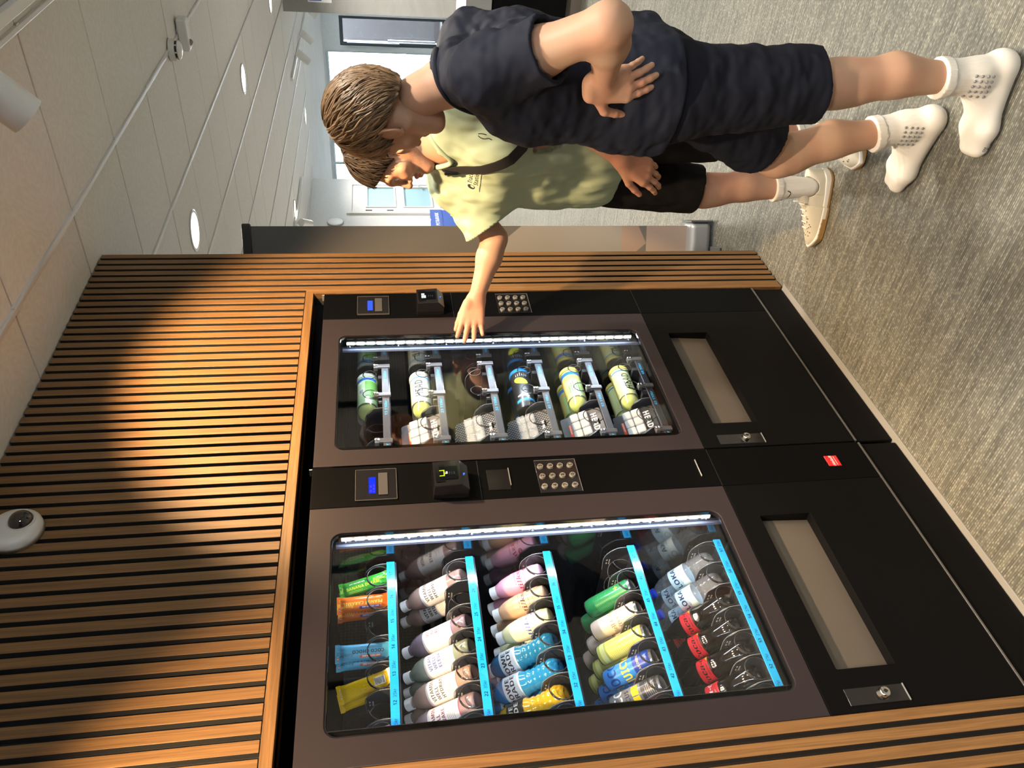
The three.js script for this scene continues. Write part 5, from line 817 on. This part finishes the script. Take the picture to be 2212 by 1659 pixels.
  const [plo, phi] = bounds([hemAt('L'), hemAt('R'), J.hpL, J.hpR, J.plL, J.plR], 0.15); phi[1] = o.shortTop + 0.02;
  put('shorts', surf(shortF, plo, phi, 0.0072), o.shorts);
  // socks
  for (const s of ['L', 'R']) {
    const fp = footPrims(J['he' + s], J['to' + s], J['an' + s]).map((c) => ({ ...c, ra: c.ra + 0.003, rb: c.rb + 0.003 })), top = add(J['an' + s], nrm(sub(J['kn' + s], J['an' + s])), o.sockH), lc = C(J['an' + s], top, 0.042, 0.05), f0 = field(o.shod ? [C(add(J['an' + s], [0, -0.03, 0]), top, 0.034, 0.047)] : [...fp, lc], 0.024), cut = planeCut(top, sub(J['kn' + s], J['an' + s]));
    const ax = nrm(sub(J['kn' + s], J['an' + s]));
    const sockF = (x, y, z) => { const q = dot(sub([x, y, z], top), ax), band = q > -0.028 ? 0.0035 : 0; const ang = Math.atan2(z - top[2], x - top[0]); return smax(smax(f0(x, y, z) - band - (q > -0.11 ? 0.0007 * Math.sin(ang * 34) : 0), cut(x, y, z), 0.003), -y + 0.002, 0.004); };
    const [a, b] = bounds([J['he' + s], J['to' + s], top, J['an' + s]], 0.06); a[1] = -0.004; put('sock', surf(sockF, a, b, 0.0052), o.sock);
    J['sockF' + s] = sockF;
  }
  return { t, put, shirtF, shortF, bodyF, base, HM };
}
// a thin swoosh of thread or print laid on a surface: points are marched from outside along dir
function onCloth(F, pts, dir, r, per, name, mat, rad = 5) {
  const q = pts.map((p) => first(F, add(p, nrm(dir), -0.12), dir, 0.4)).filter(Boolean); if (q.length < 2) return; per.put(name, tube(q, r, Math.max(8, q.length * 3), rad), mat);
}
function clothPatch(per, F, c0, rt, up, dir, w, h, tx, name) {   // print that follows the cloth
  const n = 8, pp = [], uu = [], ii = [], dn = nrm(dir);
  for (let j = 0; j <= n; j++) for (let i = 0; i <= n; i++) { const p = first(F, add(add(c0, rt, (i / n - 0.5) * w), up, (j / n - 0.5) * h), dir, 0.6); if (!p) return; pp.push(...add(p, dn, -0.0016)); uu.push(i / n, j / n); }
  for (let j = 0; j < n; j++) for (let i = 0; i < n; i++) { const a = j * (n + 1) + i; ii.push(a, a + 1, a + n + 2, a, a + n + 2, a + n + 1); }
  const g = new THREE.BufferGeometry(); g.setAttribute('position', new THREE.Float32BufferAttribute(pp, 3)); g.setAttribute('uv', new THREE.Float32BufferAttribute(uu, 2)); g.setIndex(ii); g.computeVertexNormals(); per.put(name, g, new THREE.MeshStandardMaterial({ map: tx, roughness: 0.85, side: THREE.DoubleSide }));
}
function collarOf(per, J, fwd, mat) {   // ribbed neckband on the rim of the neck opening
  const c = add(J.nk, nrm(fwd), 0.016); let q = [];
  for (let i = 0; i < 40; i++) { const a = i / 40 * Math.PI * 2, p = first(per.shirtF, [c[0] + 0.073 * Math.cos(a), J.nk[1] + 0.2, c[2] + 0.073 * Math.sin(a)], [0, -1, 0], 0.4); q.push(p ?? [c[0] + 0.073 * Math.cos(a), J.nk[1], c[2] + 0.073 * Math.sin(a)]); }
  for (let k = 0; k < 4; k++) q = q.map((p, i) => mixp(p, mixp(q[(i + 39) % 40], q[(i + 1) % 40], 0.5), 0.6));
  per.put('collar', tube(q, 0.0085, 80, 8, true), mat);
}
const logoPts = (c, u, v, s) => ({ a: [[-1, 0.25], [-0.6, 0.45], [0.0, 0.42], [0.5, 0.2], [1.0, 0.35]].map(([i, j]) => add(add(c, u, i * s), v, j * s)), b: [[-1, -0.05], [-0.5, -0.25], [-0.1, -0.3], [0.15, -0.28]].map(([i, j]) => add(add(c, u, i * s), v, j * s)) });

// man in navy
const JN = { base: [1.95, 0.98], plL: [1.885, 0.91, 1.012], plR: [2.03, 0.91, 1.0], wsL: [1.892, 1.03, 0.985], wsR: [2.025, 1.03, 0.985], chL: [1.872, 1.27, 1.02], chR: [2.04, 1.27, 1.01], shL: [1.775, 1.38, 1.075], shR: [2.135, 1.38, 1.03], nk: [1.955, 1.425, 1.01], hb: [1.952, 1.53, 0.955], head: [1.95, 1.60, 0.915],
  elL: [1.585, 1.172, 1.24], wrL: [1.738, 1.122, 1.082], elR: [2.2, 1.12, 1.03], wrR: [2.17, 0.9, 0.94], hpL: [1.875, 0.87, 1.012], hpR: [2.045, 0.87, 0.99], knL: [1.87, 0.475, 1.045], anL: [1.87, 0.10, 1.075], knR: [2.055, 0.47, 0.77], anR: [2.06, 0.095, 0.865], heL: [1.875, 0, 1.135], toL: [1.845, 0, 0.865], heR: [2.035, 0, 0.925], toR: [2.105, 0, 0.645] };
const navyC = cloth([0.0115, 0.0138, 0.0235], 0.75);
const hf = nrm([0.3, -0.42, -0.86]), hr = nrm(cross([0, 1, 0], hf)), hu = cross(hf, hr);
const navy = makePerson('man in navy shirt and shorts standing in white socks with hand on hip', JN, {
  headRight: hr, headUp: hu, headFwd: hf, back: [0, 0, 1], skin: [0.51, 0.30, 0.195], stubble: 0.25, r: { pelvis: 0.1, waist: 0.1, chest: 0.108 }, collar: [0, 0, -1],
  handL: { fwd: [0.1, -0.95, 0.12], n: [0.95, 0.1, 0.0], curl: [0.1, 0.12, 0.14, 0.16], spread: [-0.16, -0.2, -0.26, -0.32], thumb: [0.45, 0.9, 0.2], scale: 0.98, slip: 0.03, shift: [0, 0, -0.016] }, handR: { fwd: [-0.05, -0.95, -0.15], n: [-0.9, 0, -0.1] },
  hair: { thick: 0.021, fringe: 0.9, nape: -0.1, locks: 900, comb: 0.6, step: 0.17, flick: 0.005 }, hairMat: phys([0.17, 0.105, 0.055], 0.42, { vertexColors: true }),
  sleeve: 0.55, cuff: 0.071, ease: 0.02, foldAmp: 0.005, fq: [8, 13, 8], hem: (x, y, z) => 0.915 + 0.02 * (z - 1.0) - y, hemLow: 0.9, bunch: [C([1.87, 0.945, 1.03], [2.05, 0.945, 1.03], 0.118), C([1.9, 0.95, 0.955], [2.0, 0.95, 0.955], 0.105)],
  shirt: navyC, shorts: cloth([0.008, 0.009, 0.0155], 0.8), shortT: 0.86, legR: 0.092, shortTop: 0.975, sockH: 0.105, sock: std([0.74, 0.70, 0.62], 0.9),
});
{ // details of the man in navy
  const wh = std([0.8, 0.8, 0.78], 0.6), L = logoPts([1.79, 0.535, 0.9], [0.0, -1, 0.0], [0.15, 0, -1], 0.024);
  for (const k of ['a', 'b']) onCloth(navy.shortF, L[k].map((p) => add(p, [-0.0, 0, 0])), [1, 0, 0.05], 0.0017, navy, 'logo_stroke', wh);
  const dots = [], dg = new THREE.SphereGeometry(0.004, 8, 6);
  for (const [s, dir] of [['L', [1, 0, -0.2]], ['R', [1, 0, -0.2]]]) for (let i = 0; i < 4; i++) for (let j = 0; j < 5; j++) { const a = JN['an' + s], p = first(JN['sockF' + s], [a[0] - 0.2, a[1] + 0.0 + 0.016 * i - 0.02, a[2] + 0.045 - 0.013 * j], dir, 0.4); if (p) dots.push(dg.clone().translate(...p)); }
  if (dots.length) navy.put('sock_grip_dots', merge(dots), std([0.22, 0.215, 0.21], 0.7)).userData.kind = 'stuff';
  const stx = canvasTex(64, 64, (q) => { q.fillStyle = '#dcd8d0'; q.fillRect(0, 0, 64, 64); q.fillStyle = '#20242c'; q.font = 'bold 24px sans-serif'; q.fillText('MD', 12, 28); q.fillRect(10, 33, 40, 3); q.fillText('R', 22, 58); });
  clothPatch(navy, JN.sockFL, [1.7, 0.036, 0.905], [0, 0, -1], [0.3, 1, 0], [1, -0.15, 0], 0.024, 0.024, stx, 'sock_print');
  collarOf(navy, JN, [0, 0, -1], navyC);
}
// man in green
const JG = { base: [2.47, 0.58], plL: [2.46, 0.92, 0.655], plR: [2.52, 0.92, 0.53], wsL: [2.445, 1.03, 0.645], wsR: [2.51, 1.03, 0.515], chL: [2.4, 1.25, 0.685], chR: [2.475, 1.25, 0.525], shL: [2.36, 1.37, 0.82], shR: [2.51, 1.375, 0.475], nk: [2.432, 1.405, 0.645], hb: [2.44, 1.5, 0.62], head: [2.43, 1.585, 0.605],
  elL: [2.31, 1.09, 0.8], wrL: [2.2, 0.891, 0.69], elR: [2.41, 1.235, 0.3], wrR: [2.285, 1.308, 0.125], hpL: [2.45, 0.87, 0.68], hpR: [2.515, 0.87, 0.5], knL: [2.41, 0.475, 0.69], anL: [2.505, 0.1, 0.655], knR: [2.475, 0.475, 0.455], anR: [2.47, 0.105, 0.475], heL: [2.575, 0, 0.65], toL: [2.3, 0, 0.648], heR: [2.495, 0, 0.53], toR: [2.418, 0, 0.262] };
const hf2 = nrm([-0.44, -0.24, -0.87]), hr2 = nrm(cross([0, 1, 0], hf2)), hu2 = cross(hf2, hr2), teeC = cloth([0.335, 0.415, 0.3], 0.85);
const gf = [-0.9, 0, -0.45];
const green = makePerson('man in light green shirt and black shorts reaching towards the machine glass', JG, {
  headRight: hr2, headUp: hu2, headFwd: hf2, back: [0.55, 0, 0.8], skin: [0.47, 0.265, 0.18], stubble: 0.7, r: { pelvis: 0.095, waist: 0.093, chest: 0.1 }, collar: gf,
  handR: { fwd: [-0.83, 0.24, -0.5], n: [-0.52, 0.01, 0.855], curl: [0.14, 0.12, 0.14, 0.16], spread: [0.1, 0.0, -0.12, -0.28], thumb: [0.92, 0.34, -0.3] }, handL: { fwd: [-0.2, -0.9, -0.38], n: [0.65, -0.3, -0.6], curl: [0.3, 0.36, 0.42, 0.48], thumb: [0.75, 0.5, 0.4] },
  hair: { thick: 0.02, fringe: 1.1, nape: -0.07, locks: 500, comb: -0.4, step: 0.15, flick: 0.009 }, hairMat: phys([0.017, 0.012, 0.009], 0.6, { specularIntensity: 0.3, vertexColors: true }),
  sleeve: 0.82, cuff: 0.086, ease: 0.03, foldAmp: 0.0048, fq: [11, 5, 11], hem: (x, y, z) => 0.855 + 0.03 * Math.sin(z * 9) - y, hemLow: 0.82, bunch: [C([2.45, 0.89, 0.66], [2.5, 0.89, 0.53], 0.128), C([2.43, 1.1, 0.64], [2.49, 1.1, 0.52], 0.118)],
  shirt: teeC, shorts: cloth([0.006, 0.006, 0.0065], 0.85), shortT: 0.93, legR: 0.088, shortTop: 0.98, sockH: 0.115, shod: true, sock: std([0.72, 0.69, 0.62], 0.9),
});
{ // strap, logos and collar of the man in green
  const strapM = std([0.012, 0.012, 0.014], 0.7), A = [2.43, 1.42, 0.58], B = [2.3, 1.0, 0.87], dir = [0.9, 0, 0.35];
  const up = nrm(sub(B, A)), side = nrm(cross(up, dir)), mid = []; for (let i = 0; i <= 22; i++) { const p = first(green.shirtF, add(mixp(A, B, i / 22), nrm(dir), -0.25), dir, 0.6); if (p) mid.push(add(p, nrm(dir), -0.003)); }
  for (let k = 0; k < 6; k++) for (let i = 1; i < mid.length - 1; i++) { const s = mixp(mid[i - 1], mid[i + 1], 0.5); mid[i] = mixp(mid[i], s, 0.5); if (green.shirtF(...mid[i]) < 0.002) mid[i] = add(mid[i], nrm(dir), -0.004); }
  const pos = [], idx = []; mid.forEach((p, i) => { for (const [s, d] of [[-0.019, 0], [0.019, 0], [0.019, 0.004], [-0.019, 0.004]]) pos.push(...add(add(p, side, s), nrm(dir), -d)); if (i) { const a = (i - 1) * 4, b = i * 4; for (let k = 0; k < 4; k++) { const k2 = (k + 1) % 4; idx.push(a + k, b + k, b + k2, a + k, b + k2, a + k2); } } });
  const sg = new THREE.BufferGeometry(); sg.setAttribute('position', new THREE.Float32BufferAttribute(pos, 3)); sg.setIndex(idx); sg.computeVertexNormals(); green.put('bag_strap', sg, strapM);
  if (mid[0]) green.put('strap_buckle', rbx(-0.012, 0.012, -0.022, 0.022, -0.006, 0.006, 0.004).translate(...add(mid[1], nrm(dir), -0.006)), M.blackGloss);
  const ink = std([0.012, 0.013, 0.015], 0.7), L = logoPts([2.2, 1.31, 0.705], [0.05, -1, 0], [0.45, 0, -0.85], 0.02);
  for (const k of ['a', 'b']) onCloth(green.shirtF, L[k], [0.9, 0, 0.3], 0.0014, green, 'logo_stroke', ink);
  collarOf(green, JG, gf, teeC);
  // chest lettering: small plate of print following the cloth
  const tx = canvasTex(256, 128, (c) => { c.fillStyle = '#9cac94'; c.fillRect(0, 0, 256, 128); c.fillStyle = '#15171a'; c.beginPath(); c.ellipse(34, 52, 26, 34, 0, 0, 7); c.fill(); c.fillStyle = '#9cac94'; c.beginPath(); c.ellipse(42, 60, 12, 18, 0.4, 0, 7); c.fill(); c.fillStyle = '#15171a'; c.font = 'bold 54px sans-serif'; c.fillText('Tract', 70, 56); c.fillText('Station', 70, 108); });
  clothPatch(green, green.shirtF, [2.3, 1.33, 0.548], nrm(cross([0, 1, 0], [-0.85, 0, -0.1])), [0, 1, 0], [0.85, 0, 0.1], 0.085, 0.0425, tx, 'chest_print');
  // shoes
  for (const s of ['L', 'R']) {
    const he = JG['he' + s], to = JG['to' + s], an = JG['an' + s], d = nrm(sub(to, he)), sd = [-d[2], 0, d[0]], H = add([he[0], 0, he[2]], d, -0.005), T = add([to[0], 0, to[2]], d, 0.008), Ln = len(sub(T, H));
    const local = (x, y, z) => { const q = sub([x, y, z], H); return [dot(q, d) / Ln, dot(q, sd), y]; };
    const wid = (u) => 0.034 + 0.012 * Math.sin(Math.PI * clamp(u, 0, 1) * 0.95 + 0.25) * (u > 0.45 ? 1.15 : 0.7) - 0.02 * Math.max(0, u - 0.86) / 0.14 - 0.008 * Math.max(0, 0.12 - u) / 0.12;
    const outline = (u, w, grow) => { const e = u < 0.5 ? (0.12 - u) / 0.12 : (u - 0.84) / 0.16, k = e > 0 ? Math.sqrt(Math.max(0, 1 - Math.min(1, e) ** 2.2)) : 1; return Math.max((Math.abs(w) - (wid(u) + grow) * Math.max(k, 0.02)), Math.max(-u - grow / Ln, u - 1 - grow / Ln) * Ln * 0.6); };
    const soleF = (x, y, z) => { const [u, w] = local(x, y, z), top = 0.03 + (u < 0.35 ? 0.008 * (0.35 - u) / 0.35 : 0) + (u > 0.8 ? 0.006 * (u - 0.8) / 0.2 : 0), bot = 0.001 + (u > 0.82 ? 0.016 * ((u - 0.82) / 0.18) ** 2 : 0); return smax(smax(outline(u, w, 0.006), y - top, 0.006), bot - y, 0.004); };
    const upF = (x, y, z) => { const [u, w] = local(x, y, z), hgt = u < 0.28 ? 0.098 - 0.01 * Math.sin(u * 11) : u < 0.5 ? 0.098 - (u - 0.28) * 0.09 : 0.078 - (u - 0.5) * 0.085; const sh = 1 - 0.42 * clamp((y - 0.03) / 0.075, 0, 1) * (u > 0.3 ? 1 : 0.55); let f = smax(outline(u, w / sh, 0.0035), y - (hgt - 9 * w * w), 0.022); f = smax(f, 0.022 - y, 0.004); const open = C([an[0], 0.075, an[2]], [an[0], 0.2, an[2]], 0.036, 0.045); return smax(f, -capd(x, y, z, open), 0.006); };
    const [a, b] = bounds([H, T], 0.07); a[1] = -0.006; b[1] = 0.13;
    green.put('shoe_upper', surf(upF, a, b, 0.004), std([0.5, 0.475, 0.385], 0.75));
    const gum = [0.34, 0.2, 0.07], whs = [0.7, 0.68, 0.62]; green.put('shoe_sole', surf(soleF, a, b, 0.0038, (x, y, z) => { const [u] = local(x, y, z); return y < 0.014 + (u > 0.6 ? 0.012 : 0) ? gum : whs; }), std(0xffffff, 0.6, 0, { vertexColors: true }));
    green.put('shoe_tongue', surf(field([C(add(an, [0, 0.012, 0]), add(add(H, d, 0.5 * Ln), [0, 0.052, 0]), 0.03, 0.021)], 0.01), ...bounds([an, add(H, d, 0.5 * Ln)], 0.06), 0.0045), std([0.56, 0.535, 0.45], 0.8));
    const lm = std([0.75, 0.73, 0.68], 0.8); for (let k = 0; k < 5; k++) { const u = 0.44 + k * 0.075, pt = (w) => { const p = add(add(H, d, u * Ln), sd, w); return first(upF, [p[0], 0.16, p[2]], [0, -1, 0], 0.2); }, q = [-0.017, -0.008, 0, 0.008, 0.017].map(pt).filter(Boolean).map((p) => add(p, [0, 1, 0], 0.0025)); if (q.length > 2) green.put('lace', tube(q, 0.0026, 12, 6), lm); }
    const k0 = first(upF, [...add(H, d, 0.42 * Ln)].map((v, i) => (i === 1 ? 0.16 : v)), [0, -1, 0], 0.2);
    if (k0) for (const w of [-1, 1]) green.put('lace_bow', tube([k0, add(add(k0, sd, w * 0.02), [0, 0.022, 0]), add(add(k0, sd, w * 0.036), [0, 0.012, 0]), add(add(k0, sd, w * 0.022), [0, 0.003, 0]), k0], 0.0024, 20, 6), lm);
    const dd = []; for (let i = 0; i < 26; i++) { const u = 0.55 + 0.3 * rnd(), w = rr(-0.03, 0.03), p0 = add(add(H, d, u * Ln), sd, w), p = first(upF, [p0[0], 0.16, p0[2]], [0, -1, 0], 0.2); if (p && p[1] > 0.03) dd.push(new THREE.SphereGeometry(0.0024, 6, 5).translate(...p)); }
    green.put('vent_holes', merge(dd), std([0.16, 0.15, 0.13], 0.9)).userData.kind = 'stuff';
  }
  // ink tick on the sock
  const a = JG.anR, tick = [[0, 0.075, 0.02], [0, 0.06, 0.012], [0, 0.062, -0.004], [0, 0.076, -0.026]].map((q) => first(JG.sockFR, [a[0] - 0.2, a[1] + q[1], a[2] + q[2]], [1, 0, -0.1], 0.4)).filter(Boolean);
  if (tick.length > 2) green.put('sock_mark', tube(tick, 0.0019, 14, 5), ink);
}
renderer.render(scene, camera);
